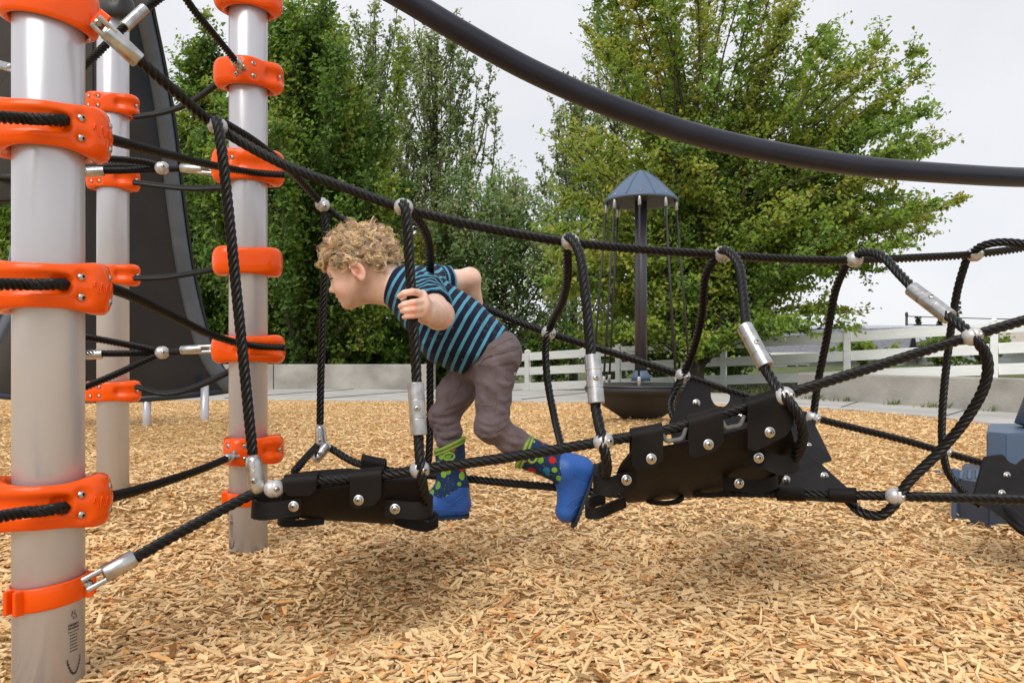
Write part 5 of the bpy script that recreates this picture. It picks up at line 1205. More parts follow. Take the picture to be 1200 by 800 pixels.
def far_arm(v):
    v.cone(SHF, ELF, .0315, .0265, .012); v.ell(ELF + np.array([.002, 0, .002]), (.0265, .0265, .0265), k=.01); v.cone(ELF, WRF, .0265, .0180, .012)
    # hand closed on the back rope
    c = W(566, 367.5, 1.992); v.cone(WRF, c + np.array([-.004, .006, .012]), .016, .0165, .01)
    for k in range(4):
        x = -.020 + .013 * k; b = c + np.array([x, 0, -x * .45]); P = [b + np.array([0, .016 * math.cos(a), .016 * math.sin(a)]) for a in np.linspace(1.9, -1.6, 5)]; P = [p + np.array([0, -.004, .0]) for p in P]
        for a, b_ in zip(P[:-1], P[1:]): v.cone(a, b_, .0068, .0064, .003)
    P = [c + np.array([-.026, .010, .012]), c + np.array([-.016, -.018, .002]), c + np.array([-.002, -.019, -.008])]
    for a, b_ in zip(P[:-1], P[1:]): v.cone(a, b_, .0085, .0068, .004)
LAT = np.array([0, 1.0, 0])
HIPN, KNN, ANN = W(582, 424, 1.725), W(577, 497, 1.700), W(634, 533, 1.735)
HIPF, KNF, ANF = W(556, 432, 1.835), W(521, 487, 1.835), W(527, 545, 1.80)
def trunk_(v, o=0.0):
    v.cone(W(470, 339, 1.785), W(505, 360, 1.785), .047 + o, .062 + o, .02, sq=(LAT, 1.42))
    v.cone(W(505, 360, 1.785), W(540, 388, 1.785), .062 + o, .068 + o, .02, sq=(LAT, 1.30)); v.cone(W(540, 388, 1.785), W(575, 412, 1.785), .068 + o, .062 + o, .02, sq=(LAT, 1.32))
    v.cone(W(482, 342, 1.785), SHN, .040 + o, .036 + o, .02); v.cone(W(488, 338, 1.785), SHF, .040 + o, .034 + o, .02)
def legs_(v, o=0.0):
    v.cone(HIPN, KNN, .047 + o, .034 + o, .015); v.cone(KNN, ANN, .033 + o, .022 + o, .012); v.cone(HIPF, KNF, .047 + o, .034 + o, .015); v.cone(KNF, ANF, .033 + o, .022 + o, .012)
    v.ell(W(578, 415, 1.785), (.062 + o, .085 + o, .058 + o), k=.02)

B = Vox(W(378, 255, 1.8) - [0, .10, 0] + [0, -.42, 0], np.array([.13, 2.06, .92]), .002)
lo = np.array([-.46, 1.34, .18]); B = Vox(lo, np.array([.14, 2.06, .90]), .0025)
head(B); trunk_(B, -.008); legs_(B, -.014); FN = near_arm(B); far_arm(B)
V, Q = B.surface(); V = lap(V, Q, 1, .4); del B
# skin tint: redder cheeks, lips, ears, knuckles and elbows
T = np.ones((len(V), 3))
def blush(c, r, col, w=1.0):
    global T
    d = np.linalg.norm(V - c, axis=1) / r; f = (w * np.exp(-d ** 2))[:, None]; T = T * (1 - f) + np.array(col) * T * f
for s in (-1, 1):
    blush(HX(402, 337, s * .036), .020, (1.04, .74, .70), .75); blush(H(427, 321, s * .078), .022, (1.03, .74, .70), .7)
    blush(HX(394, 345.5, s * .0), .005, (1.0, .9, .9), .5)
blush(HX(392.5, 348.0), .0085, (.95, .58, .58), .9); blush(HX(395.5, 351.6), .0080, (.95, .58, .58), .9); blush(HX(385, 341), .009, (1.03, .80, .78), .7)
blush(ELN + np.array([.01, -.02, -.01]), .022, (1.02, .80, .75), .6); blush(ELF, .022, (1.02, .80, .75), .6)
for f in FN:
    for p in (f[1], f[3]): blush(W(*p) + np.array([0, -.004, 0]), .008, (1.02, .76, .72), .75)
M['skin'] = noise_mat('fair_skin', (.76, .475, .365), (.88, .615, .495), scale=34, rough=.46, bump=.10, bscale=260, bdist=.0008, tint=True, spec=.35, sss=.12)
body = put('body', mesh_np('body', V, Q, col=T), M['skin'], KID)

# eyes, lids, nails
M['sclera'] = noise_mat('eye_white', (.72, .70, .68), (.78, .76, .74), rough=.12, spec=.6); M['iris'] = noise_mat('blue_grey_iris', (.05, .07, .09), (.09, .12, .15), scale=300, rough=.1); M['lash'] = noise_mat('brown_lash', (.05, .03, .02), (.07, .045, .03), rough=.7)
for s in (-1, 1):
    c = HX(391.1, 327.4, s * .0265); m = MB(); m.lathe(c - HFv * .0001, c + HFv, [(.0104 * math.sin(a), .0104 * math.cos(a)) for a in np.linspace(-1.5, 1.5, 16)], 20); e = put('eye', m.mesh('eye'), M['sclera'], body)
    m = MB(); g = HFv * .97 + HUv * .02; m.lathe(c + g * .0088, c + g * .0108, [(0, .0052), (.6, .0045), (1, .002)], 18); put('iris', m.mesh('iris'), M['iris'], e)
    m = MB()
    P = [c + HFv * (.0108 * math.cos(a) + .0012) + HSv * .0112 * math.sin(a) + HUv * (.0032 - .0028 * abs(math.sin(a)) ** 2) for a in np.linspace(-1.25, 1.25, 12)]; m.tube(np.array(P), .0019, 5)
    for a in np.linspace(-1.1, 1.1, 15):
        p = c + HFv * (.0112 * math.cos(a)) + HSv * .0112 * math.sin(a) + HUv * (.003 - .0028 * abs(math.sin(a)) ** 2); m.tube(np.array([p, p + HFv * .004 * math.cos(a) + HSv * .004 * math.sin(a) - HUv * .0005, p + HFv * .007 * math.cos(a) + HSv * .007 * math.sin(a) + HUv * .001]), [.0005, .0004, .0002], 3)
    put('eyelashes', m.mesh('lash'), M['lash'], body)
for s in (-1, 1):
    m = MB(); rr = np.random.default_rng(4)
    for k in range(46):
        a = rr.uniform(-1, 1); p = HX(384.6 + 2.2 * abs(a), 318.2 + .8 * abs(a), s * (.024 + .015 * a)); p = p + HFv * .0022 + HUv * rr.normal(0, .0009)
        m.tube(np.array([p - HFv * .001, p + HFv * .0008 + HSv * s * .002, p + HSv * s * .0045 + HUv * .0005]), [.0004, .00035, .0001], 3)
    put('eyebrow', m.mesh('brow'), noise_mat('blond_brow', (.30, .19, .10), (.38, .25, .14), rough=.7), body)
M['nail'] = noise_mat('finger_nail', (.72, .46, .37), (.76, .5, .42), rough=.3)

# ------------------------------------------------------------------ shirt
S = Vox(np.array([-.34, 1.50, .40]), np.array([.06, 2.03, .80]), .0029)
O = .0075
S.cone(W(467, 337, 1.785), W(500, 357, 1.785), .045 + O, .064 + O, .02, sq=(LAT, 1.42)); S.cone(W(500, 357, 1.785), W(530, 386, 1.785), .064 + O, .080 + O, .02, sq=(LAT, 1.26))
S.cone(W(530, 386, 1.785), W(580, 420, 1.785), .080 + O, .066 + O, .02, sq=(LAT, 1.28))
S.cone(W(482, 341, 1.785), SHN, .042 + O, .038 + O, .02); S.cone(W(490, 336, 1.785), SHF, .040 + O, .036 + O, .02)
SLN = SHN + (ELN - SHN) * .66; SLF = SHF + (ELF - SHF) * .44
S.cone(SHN, SLN + (ELN - SHN) * .4, .037 + O, .034 + O, .014); S.cone(SHF, SLF + (ELF - SHF) * .4, .035 + O, .032 + O, .014)
# wrinkles running round the armholes and across the belly
def ridge(t): return .75 * (np.abs(np.sin(t)) ** 1.0 * 2 - 1) + .25 * np.sin(1.7 * t + 1)
def wr(X, Y, Z):
    a = .0030 * ridge(48 * (X * .50 + Z * .86) + 3 * np.sin(26 * Y) + 7 * (Z - X)) * np.exp(-(((X + .19) / .07) ** 2 + ((Z - .64) / .07) ** 2))
    b = .0022 * ridge(34 * (X * .75 - Z * .35 + Y * .9) + 3.0 * np.sin(23 * X + 9 * Z)); c = .0020 * ridge(52 * (X * .42 + Z * .75) + 4 * np.sin(18 * Y + 9 * X)) * np.exp(-(((X + .06) / .10) ** 2))
    return a + b * (.35 + .65 * np.clip((.60 - Z) / .12, 0, 1)) + c
S.disp(wr)
folds(S, [[(499, 336), (507, 327), (520, 329), (528, 336)], [(484, 333), (496, 342), (503, 353)], [(476, 322), (484, 330), (490, 342)], [(529, 334), (541, 341), (549, 352)], [(510, 334), (522, 344), (530, 356)], [(503, 387), (511, 396), (507, 408)], [(488, 393), (497, 402), (506, 413)], [(515, 398), (528, 412), (530, 428)],
          [(545, 352), (548, 366), (542, 380)], [(560, 362), (563, 380), (556, 400)], [(576, 374), (574, 392), (563, 410)], [(460, 325), (462, 340), (468, 355)], [(470, 368), (480, 380), (484, 392)]], .0050, .007, .75)
ht = np.array([.80, 0, -.60]); S.plane(W(571, 411, 1.785), W(597, 386, 1.785) * 0 + np.array([50, 0, -50.0]), .003)
dn = (ELN - SHN) / np.linalg.norm(ELN - SHN); S.plane(SLN, dn, .002, SLN + np.array([-.06, -.12, -.07]), SLN + np.array([.06, .03, .06]))
df = (ELF - SHF) / np.linalg.norm(ELF - SHF); S.plane(SLF, df, .002, np.minimum(SLF - .06, SLF), SLF + .08)
S.plane(W(459, 334, 1.785), np.array([-.93, 0, .34]), .003)
# hollow openings
S.cone(SLN + dn * .032, SLN + dn * .06, .0400, .041, .002, 's'); S.cone(SLF + df * .024, SLF + df * .06, .0350, .037, .002, 's')
S.cone(W(590, 424, 1.785), W(620, 442, 1.785), .072, .066, .003, 's', sq=(LAT, 1.27)); S.cone(W(452, 333, 1.785), W(425, 322, 1.785), .0465, .050, .003, 's')
V, Q = S.surface(); del S
V = lap(V, Q, 2, .4)
ax = np.array([.887, 0, -.46]); u = (V - W(470, 339, 1.785)) @ ax
def along(V, a, b): return (V - a) @ (b - a) / np.linalg.norm(b - a)
def cdist(V, a, b):
    t = np.clip((V - a) @ (b - a) / ((b - a) @ (b - a)), 0, 1); return np.linalg.norm(V - a - t[:, None] * (b - a), axis=1)
tn = along(V, SHN, ELN); inn = (tn > .012) & (cdist(V, SHN, ELN) < .052) & (V[:, 1] < 1.70); tf = along(V, SHF, ELF); inf_ = (tf > .012) & (cdist(V, SHF, ELF) < .05) & (V[:, 1] > 1.84) & (V[:, 2] > .60)
# stripe coordinate follows the sleeve on the arms; the end rib of each opening is light blue
Ln = np.linalg.norm(SLN - SHN); Lf = np.linalg.norm(SLF - SHF)
us = np.where(inn, (tn - Ln) + .0208 * 40 + .0190, np.where(inf_, (tf - Lf) + .0208 * 40 + .0190, u + .0208 * 20 + .004))
us = np.where(inn & (cdist(V, SHN, ELN) < .0395), .006, us)
m, nt_, b_ = mat_new('striped_jersey'); N_, K_ = nt_.nodes, nt_.links
at = N_.new('ShaderNodeAttribute'); at.attribute_name = 'stripe'; dv = N_.new('ShaderNodeMath'); dv.operation = 'DIVIDE'; dv.inputs[1].default_value = .0208; fr = N_.new('ShaderNodeMath'); fr.operation = 'FRACT'
tc = N_.new('ShaderNodeTexCoord'); nz = N_.new('ShaderNodeTexNoise'); nz.inputs['Scale'].default_value = 60; nz.inputs['Detail'].default_value = 4; K_.new(tc.outputs['Object'], nz.inputs['Vector'])
jt = N_.new('ShaderNodeMath'); jt.operation = 'MULTIPLY_ADD'; jt.inputs[1].default_value = .0016; K_.new(nz.outputs['Fac'], jt.inputs[0]); K_.new(at.outputs['Fac'], jt.inputs[2])
K_.new(jt.outputs[0], dv.inputs[0]); K_.new(dv.outputs[0], fr.inputs[0])
cr = N_.new('ShaderNodeValToRGB'); cr.color_ramp.interpolation = 'LINEAR'; E_ = cr.color_ramp.elements
E_[0].position = 0.0; E_[0].color = (.0125, .0135, .036, 1); E_[1].position = .62; E_[1].color = (.0125, .0135, .036, 1)
e = E_.new(.66); e.color = (.095, .335, .46, 1); e = E_.new(.97); e.color = (.095, .335, .46, 1); e = E_.new(1.0); e.color = (.0125, .0135, .036, 1)
K_.new(fr.outputs[0], cr.inputs['Fac'])
# thin chalk-line print scattered over the navy
vo = N_.new('ShaderNodeTexNoise'); vo.inputs['Scale'].default_value = 26; vo.inputs['Detail'].default_value = 2; vo.inputs['Distortion'].default_value = 2.2; K_.new(tc.outputs['Object'], vo.inputs['Vector'])
c2 = N_.new('ShaderNodeValToRGB'); c2.color_ramp.elements[0].position = .485; c2.color_ramp.elements[0].color = (0, 0, 0, 1); c2.color_ramp.elements[1].position = .5; c2.color_ramp.elements[1].color = (1, 1, 1, 1); e = c2.color_ramp.elements.new(.515); e.color = (0, 0, 0, 1)
K_.new(vo.outputs['Fac'], c2.inputs['Fac'])
n3 = N_.new('ShaderNodeTexNoise'); n3.inputs['Scale'].default_value = 17; K_.new(tc.outputs['Object'], n3.inputs['Vector']); c3 = N_.new('ShaderNodeMath'); c3.operation = 'GREATER_THAN'; c3.inputs[1].default_value = .56; K_.new(n3.outputs['Fac'], c3.inputs[0])
mu = N_.new('ShaderNodeMath'); mu.operation = 'MULTIPLY'; K_.new(c2.outputs['Color'], mu.inputs[0]); K_.new(c3.outputs[0], mu.inputs[1]); mu2 = N_.new('ShaderNodeMath'); mu2.operation = 'MULTIPLY'; mu2.inputs[1].default_value = .35; K_.new(mu.outputs[0], mu2.inputs[0])
mx = N_.new('ShaderNodeMix'); mx.data_type = 'RGBA'; mx.inputs['B'].default_value = (.30, .36, .42, 1); K_.new(mu2.outputs[0], mx.inputs['Factor']); K_.new(cr.outputs['Color'], mx.inputs['A']); K_.new(mx.outputs['Result'], b_.inputs['Base Color'])
bp = N_.new('ShaderNodeBump'); bp.inputs['Strength'].default_value = .35; bp.inputs['Distance'].default_value = .003; n4 = N_.new('ShaderNodeTexNoise'); n4.inputs['Scale'].default_value = 70; n4.inputs['Detail'].default_value = 5; K_.new(tc.outputs['Object'], n4.inputs['Vector']); K_.new(n4.outputs['Fac'], bp.inputs['Height']); K_.new(bp.outputs['Normal'], b_.inputs['Normal'])
sset(b_, Roughness=.85, Sheen_Weight=.04, Specular_IOR_Level=.15)
shirt = put('shirt', mesh_np('shirt', V, Q, attrs={'stripe': us}), m, KID)

# ------------------------------------------------------------------ trousers
Pn = Vox(np.array([-.24, 1.60, .20]), np.array([.12, 1.96, .64]), .0028); o = .0095
Pn.ell(W(579, 415, 1.785), (.064, .091, .060), k=.0); Pn.cone(W(560, 405, 1.785), W(578, 416, 1.785), .058, .064, .02, sq=(LAT, 1.35)); Pn.cone(W(553, 430, 1.80), W(566, 430, 1.78), .040, .048, .02, sq=(LAT, 1.4))
Pn.cone(HIPN, W(579, 450, 1.715), .050, .043, .018); Pn.cone(W(579, 450, 1.715), KNN, .043, .0395, .015); Pn.ell(KNN + np.array([-.003, 0, -.004]), (.0395, .040, .040), k=.01)
Pn.cone(KNN, W(598, 515, 1.712), .0375, .033, .012); Pn.cone(W(598, 515, 1.712), W(618, 526, 1.722), .033, .029, .012)
Pn.cone(HIPF, W(535, 460, 1.835), .050, .044, .018); Pn.cone(W(535, 460, 1.835), KNF, .044, .0375, .015); Pn.ell(KNF + np.array([-.006, 0, .0]), (.0345, .037, .034), k=.01)
Pn.cone(KNF, W(525, 506, 1.825), .0355, .032, .012); Pn.cone(W(525, 506, 1.825), W(527, 526, 1.815), .032, .030, .012)
def fold(X, Y, Z):
    z1 = Z - KNN[2]; x1 = X - KNN[0]; g = np.exp(-(((x1 - .012) / .045) ** 2 + ((z1 + .005) / .050) ** 2)); f1 = .0052 * ridge(88 * (z1 + .45 * x1) + 2.2 * np.sin(45 * Y)) * g
    z2 = Z - KNF[2]; x2 = X - KNF[0]; g2 = np.exp(-((x2 / .05) ** 2 + ((z2 + .018) / .055) ** 2)); f2 = .0048 * ridge(82 * (z2 - .35 * x2) + 2.2 * np.sin(45 * Y)) * g2
    z3 = Z - HIPN[2]; x3 = X - HIPN[0]; g3 = np.exp(-((x3 / .065) ** 2 + ((z3 + .004) / .05) ** 2)); f3 = .0056 * ridge(62 * (z3 * .85 + .5 * x3) + 2 * np.sin(34 * Y)) * g3
    z4 = Z - (KNN[2] + HIPN[2]) / 2; f5 = .0030 * ridge(36 * X - 30 * z4 + 2.5 * np.sin(24 * Z) + 12 * Y) * np.exp(-(z4 / .05) ** 2)
    f4 = .0012 * np.sin(95 * Z + 60 * X + 5 * np.sin(35 * X) + 30 * Y)
    return 1.05 * (f1 + f2 + f3 + f5) + f4
Pn.disp(fold)
folds(Pn, [[(568, 424), (584, 421), (602, 417), (609, 414)], [(573, 430), (590, 424), (609, 422)], [(582, 413), (598, 406), (609, 405)], [(557, 446), (570, 450), (581, 461)], [(581, 446), (593, 451), (602, 448)], [(560, 462), (568, 470), (571, 482)], [(584, 467), (592, 469), (600, 463)],
           [(558, 499), (574, 504), (586, 500), (596, 494)], [(557, 508), (574, 512), (590, 505)], [(560, 491), (576, 497), (595, 488)], [(586, 507), (598, 517), (612, 520)], [(568, 520), (584, 524), (604, 529)], [(588, 478), (594, 484), (597, 482)],
           [(527, 441), (536, 444), (541, 451)], [(539, 456), (550, 460), (557, 468)], [(503, 483), (516, 486), (537, 480)], [(503, 491), (518, 494), (538, 491)], [(507, 499), (522, 503), (539, 498)], [(509, 508), (524, 511), (540, 506)], [(510, 518), (524, 520), (541, 515)], [(519, 455), (523, 466), (521, 476)]], .0060, .0045)
a_ = W(618, 526, 1.722); d_ = a_ - KNN; Pn.plane(W(617, 525, 1.722), d_, .002, a_ - .06, a_ + .07); a_ = W(527, 526, 1.815); Pn.plane(W(527, 523, 1.815), np.array([.02, 0, -1.0]), .002, a_ - .06, a_ + .06)
V, Q = Pn.surface(); del Pn; V = lap(V, Q, 1, .4)
M['trouser'] = noise_mat('mauve_grey_twill', (.140, .107, .111), (.172, .134, .138), scale=30, rough=.9, bump=.35, bscale=48, bdist=.005, sheen=.04, spec=.2, detail=7)
M['seam'] = noise_mat('trouser_seam', (.10, .075, .075), (.22, .18, .175), scale=400, rough=.9)
trou = put('trousers', mesh_np('trousers', V, Q), M['trouser'], KID)
# stitched seams and pocket laid on the cloth
bv = BVHTree.FromPolygons([tuple(p) for p in V], [tuple(int(i) for i in f) for f in Q])
def seam_line(pts, d0, r=.0011, mat=None, name='seam', off=.0003):
    C = catmull([(a, b, 0) for a, b in pts], 1.0); out = []
    for a, b, _ in C:
        o_ = Vector((0, 0, CH)); t = Vector(W(a, b, d0)) - o_; t.normalize(); h = bv.ray_cast(o_, t)
        if h[0] is not None: out.append(np.array(h[0]) + np.array(h[1]) * off)
    if len(out) > 3: m_ = MB(); m_.tube(np.array(out), r, 6); put(name, m_.mesh(name), mat or M['seam'], trou)
for L_ in ([(581, 432), (582, 450), (581, 470), (579, 488), (584, 500)], [(558, 473), (570, 475), (582, 474)], [(560, 513), (572, 510), (585, 503), (594, 497)], [(540, 447), (533, 462), (524, 478), (518, 484)], [(504, 482), (512, 484), (521, 486)], [(560, 425), (566, 428), (574, 427), (580, 424)], [(580, 415), (592, 412), (604, 409)], [(576, 408), (588, 401), (600, 396)], [(592, 432), (592, 442), (601, 445), (606, 434), (592, 432)], [(521, 490), (524, 503), (524, 518)], [(594, 500), (602, 508), (612, 513)]): seam_line(L_, 1.7)
seam_line([(562, 428), (566, 421), (573, 417), (577, 416)], 1.7, r=.0030, mat=M['trouser'], name='pocket_edge', off=.0008)

# ------------------------------------------------------------------ boots
m, nt_, b_ = mat_new('boot_print'); N_, K_ = nt_.nodes, nt_.links                      # navy upper with printed planets
tc = N_.new('ShaderNodeTexCoord'); vo = N_.new('ShaderNodeTexVoronoi'); vo.inputs['Scale'].default_value = 42; vo.inputs['Randomness'].default_value = .85; K_.new(tc.outputs['Object'], vo.inputs['Vector'])
sep = N_.new('ShaderNodeSeparateColor'); K_.new(vo.outputs['Color'], sep.inputs['Color'])
pal = N_.new('ShaderNodeValToRGB'); pal.color_ramp.interpolation = 'CONSTANT'; pe = pal.color_ramp.elements; pe[0].position = 0; pe[0].color = (.16, .34, .03, 1); pe[1].position = .3; pe[1].color = (.50, .012, .012, 1)
for p_, c_ in ((.5, (.22, .40, .05, 1)), (.68, (.60, .12, .01, 1)), (.78, (.02, .16, .30, 1))): e = pe.new(p_); e.color = c_
K_.new(sep.outputs[0], pal.inputs['Fac']); th = N_.new('ShaderNodeMath'); th.operation = 'MULTIPLY_ADD'; th.inputs[1].default_value = .24; th.inputs[2].default_value = .26; K_.new(sep.outputs[1], th.inputs[0])
lt = N_.new('ShaderNodeMath'); lt.operation = 'LESS_THAN'; K_.new(vo.outputs['Distance'], lt.inputs[0]); K_.new(th.outputs[0], lt.inputs[1])
v2 = N_.new('ShaderNodeTexVoronoi'); v2.inputs['Scale'].default_value = 190; K_.new(tc.outputs['Object'], v2.inputs['Vector']); l2 = N_.new('ShaderNodeMath'); l2.operation = 'LESS_THAN'; l2.inputs[1].default_value = .13; K_.new(v2.outputs['Distance'], l2.inputs[0])
mxa = N_.new('ShaderNodeMix'); mxa.data_type = 'RGBA'; mxa.inputs['A'].default_value = (.010, .030, .085, 1); mxa.inputs['B'].default_value = (.25, .40, .45, 1); K_.new(l2.outputs[0], mxa.inputs['Factor'])
mxb = N_.new('ShaderNodeMix'); mxb.data_type = 'RGBA'; K_.new(lt.outputs[0], mxb.inputs['Factor']); K_.new(mxa.outputs['Result'], mxb.inputs['A']); K_.new(pal.outputs['Color'], mxb.inputs['B']); K_.new(mxb.outputs['Result'], b_.inputs['Base Color']); sset(b_, Roughness=.75, Specular_IOR_Level=.25)
M['bootprint'] = m
M['boot'] = noise_mat('blue_rubber_boot', (.016, .085, .35), (.024, .112, .42), scale=14, rough=.38, rough2=.5, bump=.15, bscale=70, bdist=.002, spec=.45)
M['boottrim'] = noise_mat('lime_boot_trim', (.20, .32, .045), (.26, .38, .065), scale=120, rough=.8)
M['sole'] = noise_mat('dark_boot_sole', (.012, .016, .03), (.02, .026, .045), rough=.7)
def boot(top, ank, heel, toe, d, rt, ra, soleN, pw, label, lines=(), topN=None):
    """top: middle of the opening; ank: ankle; heel and toe on the sole line (photo positions at depth d)"""
    T_, A_, He, To = W(*top, d), W(*ank, d), W(*heel, d), W(*toe, d); n = np.array(soleN, float); n /= np.linalg.norm(n)     # n points out of the sole
    h = .0024; pts = np.array([T_, A_, He, To]); v = Vox(pts.min(0) - .065, pts.max(0) + .065, h)
    v.cone(T_ + (T_ - A_) * .15, A_, rt, ra, .01, sq=(LAT, 1.0)); fd = (To - He) / np.linalg.norm(To - He)
    v.cone(He - n * .030 + fd * .022, A_, .0300, ra, .014); v.cone(He - n * .026 + fd * .024, He - n * .024 + fd * .07, .0295, .029, .012); v.cone(He - n * .026 + fd * .06, To - n * .025 - fd * .028, .029, .0275, .014, sq=(LAT, 1.18))
    v.cone(A_ - fd * .0, He - n * .034 + fd * .085, ra * .95, .024, .02)
    v.plane(He, n, .003); ta = (T_ - A_) / np.linalg.norm(T_ - A_); tN = ta if topN is None else np.array(topN, float) / np.linalg.norm(topN); v.plane(T_, tN, .002, T_ - .06, T_ + .06)
    v.cone(T_ - ta * .02, T_ + ta * .05, rt - .005, rt - .004, .002, 's')
    v.disp(lambda X, Y, Z: .0014 * np.sin(150 * ((X - A_[0]) * ta[0] + (Z - A_[2]) * ta[2]) + 3 * np.sin(40 * X)) * np.exp(-(((X - A_[0]) ** 2 + (Y - A_[1]) ** 2 + (Z - A_[2]) ** 2) / .0016)))
    V, Q = v.surface(); V = lap(V, Q, 2, .45)
    hgt = (V - A_) @ ta; wave = hgt + .010 * np.sin(((V - A_) @ fd) * 60) - pw; pr = (wave[Q].mean(1) > 0); nn = ((V - He) @ n)[Q].mean(1); mi = np.where(pr, 1, 0)
    me = mesh_np('boot', V, Q, mats=mi); me.materials.append(M['boot']); me.materials.append(M['bootprint'])
    o = put('boot', me, None, KID); o['label'] = label
    # sole slab with tread, offset outside the upper
    s = MB(); t = np.linspace(0, 1, 24); L_ = np.linalg.norm(To - He); w = .0295 + .006 * np.sin(np.pi * np.clip((t - .35) / .8, 0, 1)); w = w * np.clip(1.02 - np.abs(2 * t - 1) ** 5, .12, 1) ** .5
    cen = He[None] + fd[None] * ((t * (L_ + .006)) - .003)[:, None]; lat = np.cross(fd, n); ring = []
    for q_ in (0, 1):
        ring.append(np.vstack([cen + lat * w[:, None] + n * (q_ * .006 - .003), (cen - lat * w[:, None] + n * (q_ * .006 - .003))[::-1]]))
    k = 48; kk = np.arange(k); k2 = (kk + 1) % k; s.add(np.vstack(ring), np.stack([kk, k2, k2 + k, kk + k], 1)); i = np.arange(23)
    s.add(np.vstack(ring), np.vstack([np.stack([i, i + 1, 46 - i, 47 - i], 1), np.stack([i, i + 1, 46 - i, 47 - i], 1)[:, ::-1] + k]))
    for a in np.linspace(.06, .94, 11):
        j = int(a * 23); R3 = np.stack([fd, lat, n], 1); s.box(cen[j] + n * .0035, (.008, 2 * w[j] * .96, .003), R3)
    put('sole', s.mesh('sole', False), M['sole'], o)
    # trim bands and pull handles
    e1 = np.cross(ta, LAT); e1 /= np.linalg.norm(e1); e2 = np.cross(ta, e1); a = np.linspace(0, 2 * np.pi, 49)
    for off, r_, hh in ((.0025, .0045, 0), (-.0060, .0034, 0)):
        C = np.array([T_ + ta * (off - .004 - ((e1 * math.cos(x) + e2 * math.sin(x)) @ tN) * rt / (ta @ tN)) + (e1 * math.cos(x) + e2 * math.sin(x)) * (rt - .0006) for x in a]); s = MB(); s.tube(C, r_, 8, False); put('trim_band', s.mesh('trim'), M['boottrim'], o)
    for sg in (-1, 1):
        c = T_ - ta * .026; C = []
        for x in a: lx, lz = .0125 * math.cos(x), .0075 * math.sin(x); an = lx / rt; C.append(c + ta * lz * 1.15 + (e1 * math.sin(an) + np.array([0, sg, 0]) * math.cos(an)) * (rt + .0004))
        s = MB(); s.tube(np.array(C), .0030, 8, False); put('pull_handle', s.mesh('handle'), M['boottrim'], o)
    bvb = BVHTree.FromPolygons([tuple(p) for p in V], [tuple(int(i) for i in f) for f in Q])
    for L_ in lines:
        out = []
        for a_, b2, _ in catmull([(p_, q_, 0) for p_, q_ in L_], 1.0):
            o_ = Vector((0, 0, CH)); t_ = (Vector(W(a_, b2, d)) - o_).normalized(); h_ = bvb.ray_cast(o_, t_)
            if h_[0] is not None: out.append(np.array(h_[0]) + np.array(h_[1]) * -.0002)
        if len(out) > 3: s = MB(); s.tube(np.array(out), .0012, 6); put('moulded_seam', s.mesh('seam'), M['boot'], o)
    return o
boot((527, 520), (530, 574), (548.5, 603.5), (474, 607), 1.795, .0365, .0365, (.05, 0, -1), .0, 'blue boot planted on the rubber panel', lines=([(546, 577), (538, 584), (530, 590), (523, 592)], [(550, 598), (535, 598), (515, 597), (503, 596)]), topN=(-.42, 0, .9))
boot((612, 528), (666, 551), (698, 545), (671, 616), 1.725, .0390, .0355, (.93, 0, -.36), .022, 'blue boot with its toe down and heel raised', lines=([(671, 550), (674, 557), (681, 561), (690, 563)], [(664, 594), (671, 586), (680, 581), (686, 580)], [(668, 604), (674, 596), (682, 590)]))

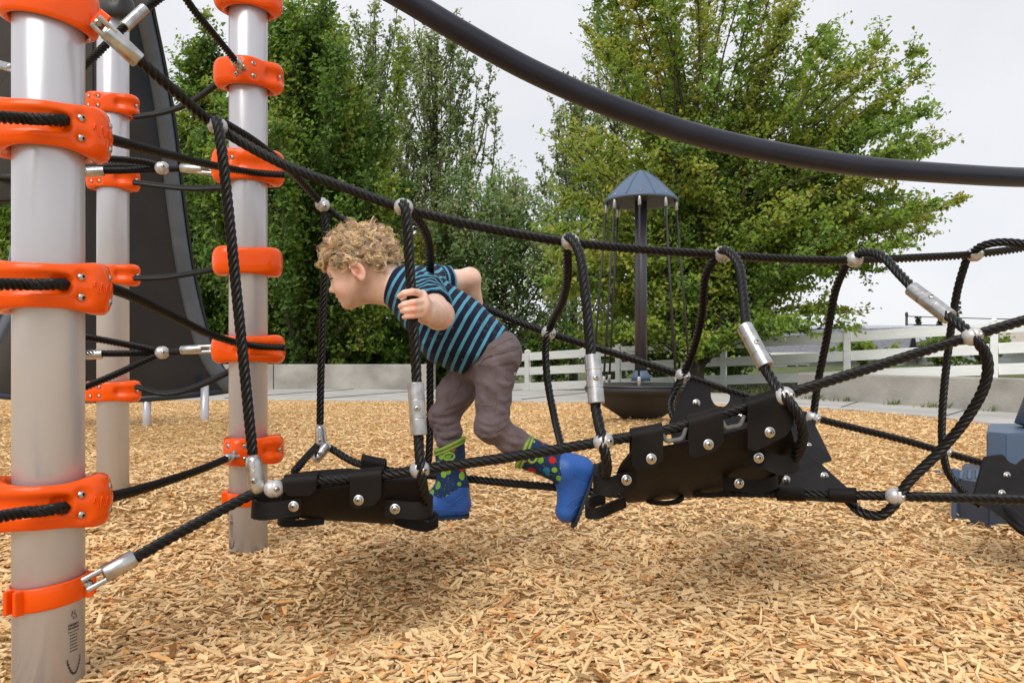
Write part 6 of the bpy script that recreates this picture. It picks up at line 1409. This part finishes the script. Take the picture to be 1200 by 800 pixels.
# ------------------------------------------------------------------ curly hair
def hair():
    r = np.random.default_rng(77); K = 4200; z = r.uniform(-1, 1, K); a = r.uniform(0, 2 * np.pi, K); s = np.sqrt(1 - z * z); D = np.stack([s * np.cos(a), s * np.sin(a), z], 1)     # local: forward, side, up
    f, sd, up = D.T
    # hairline: fringe in front, over the ear at the side, nape behind
    side = np.abs(sd) > .45
    line = np.interp(f, [-1, -.75, -.36, -.27, .10, .14, .34, .60, .80, 1.0], [-.60, -.62, -.55, -.14, -.12, -.36, -.26, .00, .08, .11])
    keep = up > line; D = D[keep][:620]
    rx = np.array([39 * u1, .070, 34 * u1]); P0 = SK + HUv * .004 - HFv * .004 + (D * rx) @ np.stack([HFv, HSv, HUv]); Nn = (D / rx); Nn /= np.linalg.norm(Nn, axis=1)[:, None]; Nw = Nn @ np.stack([HFv, HSv, HUv])
    mb = MB(); cols = []
    base = np.array([.86, .64, .40])
    for i in range(len(P0)):
        p, n = P0[i], Nw[i]; fr = D[i][0]; front = fr > .55 and D[i][2] < .62
        down = np.array([0, 0, -1.0]); t = down - n * (down @ n); t /= np.linalg.norm(t) + 1e-9; t = t + r.normal(0, .55, 3); t -= n * (t @ n); t /= np.linalg.norm(t) + 1e-9; b = np.cross(n, t)
        L_ = r.uniform(.010, .024) * (1.35 if front else 1.0); R_ = r.uniform(.0060, .0115); turns = r.uniform(.7, 1.4); ph = r.uniform(0, 6.28); hd = r.choice([-1, 1]); lift = r.uniform(.005, .014) if r.random() > .10 else r.uniform(.018, .027)
        shade = r.uniform(.45, 1.25); tint = base * shade * np.array([1, r.uniform(.94, 1.04), r.uniform(.85, 1.1)])
        for k in range(7):
            q = np.linspace(0, 1, 12); j = r.normal(0, .0019, 3); jr = R_ * r.uniform(.8, 1.2); jp = ph + r.normal(0, .20); jl = L_ * r.uniform(.85, 1.15)
            A_ = jp + hd * 2 * np.pi * turns * q; grow = np.clip(q * 3, 0, 1)
            C = p[None] + j * grow[:, None] + n[None] * (lift * np.sin(q * np.pi * .62) + jr * np.cos(A_) * grow * .8)[:, None] + t[None] * (jl * q ** 1.1 - .004)[:, None] + b[None] * (jr * np.sin(A_) * grow)[:, None]
            w = .00080 * np.sin(np.pi * (.12 + .86 * q)) ** .6; v_, q_, t_ = tube_np(C, w, 3, False); mb.add(v_, q_); cols.append(np.tile(tint * r.uniform(.8, 1.25), (len(v_), 1)))
    for i in r.integers(0, len(P0), 170):                 # open ring curls lying on top
        p, n = P0[i], Nw[i]; t = np.array([0, 0, -1.0]) + r.normal(0, .7, 3); t -= n * (t @ n); t /= np.linalg.norm(t); b = np.cross(n, t); R_ = r.uniform(.0075, .0140); ph = r.uniform(0, 6.28); tu = r.uniform(.8, 1.35); tint = base * r.uniform(.85, 1.35); li = r.uniform(.007, .013)
        for k in range(10):
            q = np.linspace(0, 1, 14); A_ = ph + 2 * np.pi * tu * q + r.normal(0, .22); jr = R_ * r.uniform(.75, 1.2); j = r.normal(0, .0016, 3)
            C = p[None] + j + n[None] * (li * np.sin(np.pi * (.08 + .8 * q)) + .002)[:, None] + t[None] * (jr * np.cos(A_) + .008 * q)[:, None] + b[None] * (jr * np.sin(A_))[:, None]
            v_, q_, t_ = tube_np(C, .00055 * np.sin(np.pi * (.1 + .86 * q)) ** .6, 3, False); mb.add(v_, q_); cols.append(np.tile(tint * r.uniform(.8, 1.25), (len(v_), 1)))
    # stray wisps
    for i in r.integers(0, len(P0), 420):
        p, n = P0[i], Nw[i]; t = r.normal(0, 1, 3); t -= n * (t @ n); t /= np.linalg.norm(t); b = np.cross(n, t); q = np.linspace(0, 1, 14); A_ = r.uniform(0, 6) + q * r.uniform(4, 8)
        C = p[None] + n[None] * (r.uniform(.012, .030) * q ** .7)[:, None] + (t[None] * np.cos(A_)[:, None] + b[None] * np.sin(A_)[:, None]) * (.007 * q)[:, None]
        v_, q_, t_ = tube_np(C, .00038, 3, False); mb.add(v_, q_); cols.append(np.tile(base * 1.15, (len(v_), 1)))
    # under-layer hugging the scalp
    v = Vox(SK - .12, SK + .12, .0030)
    for i in range(len(P0)): v.ell(P0[i] + Nw[i] * .002, (.0090, .0090, .0090), k=.005)
    Vc, Qc = v.surface(); mb.add(Vc, Qc); cols.append(np.tile(base * .27, (len(Vc), 1)) * r.uniform(.8, 1.15, (len(Vc), 1)))
    M['hair'] = noise_mat('curly_blond_hair', (.85, .85, .85), (1.1, 1.1, 1.1), scale=160, rough=.42, tint=True, spec=.45)
    put('hair', mb.mesh('hair', True, col=np.vstack(cols)), M['hair'], KID)
hair()
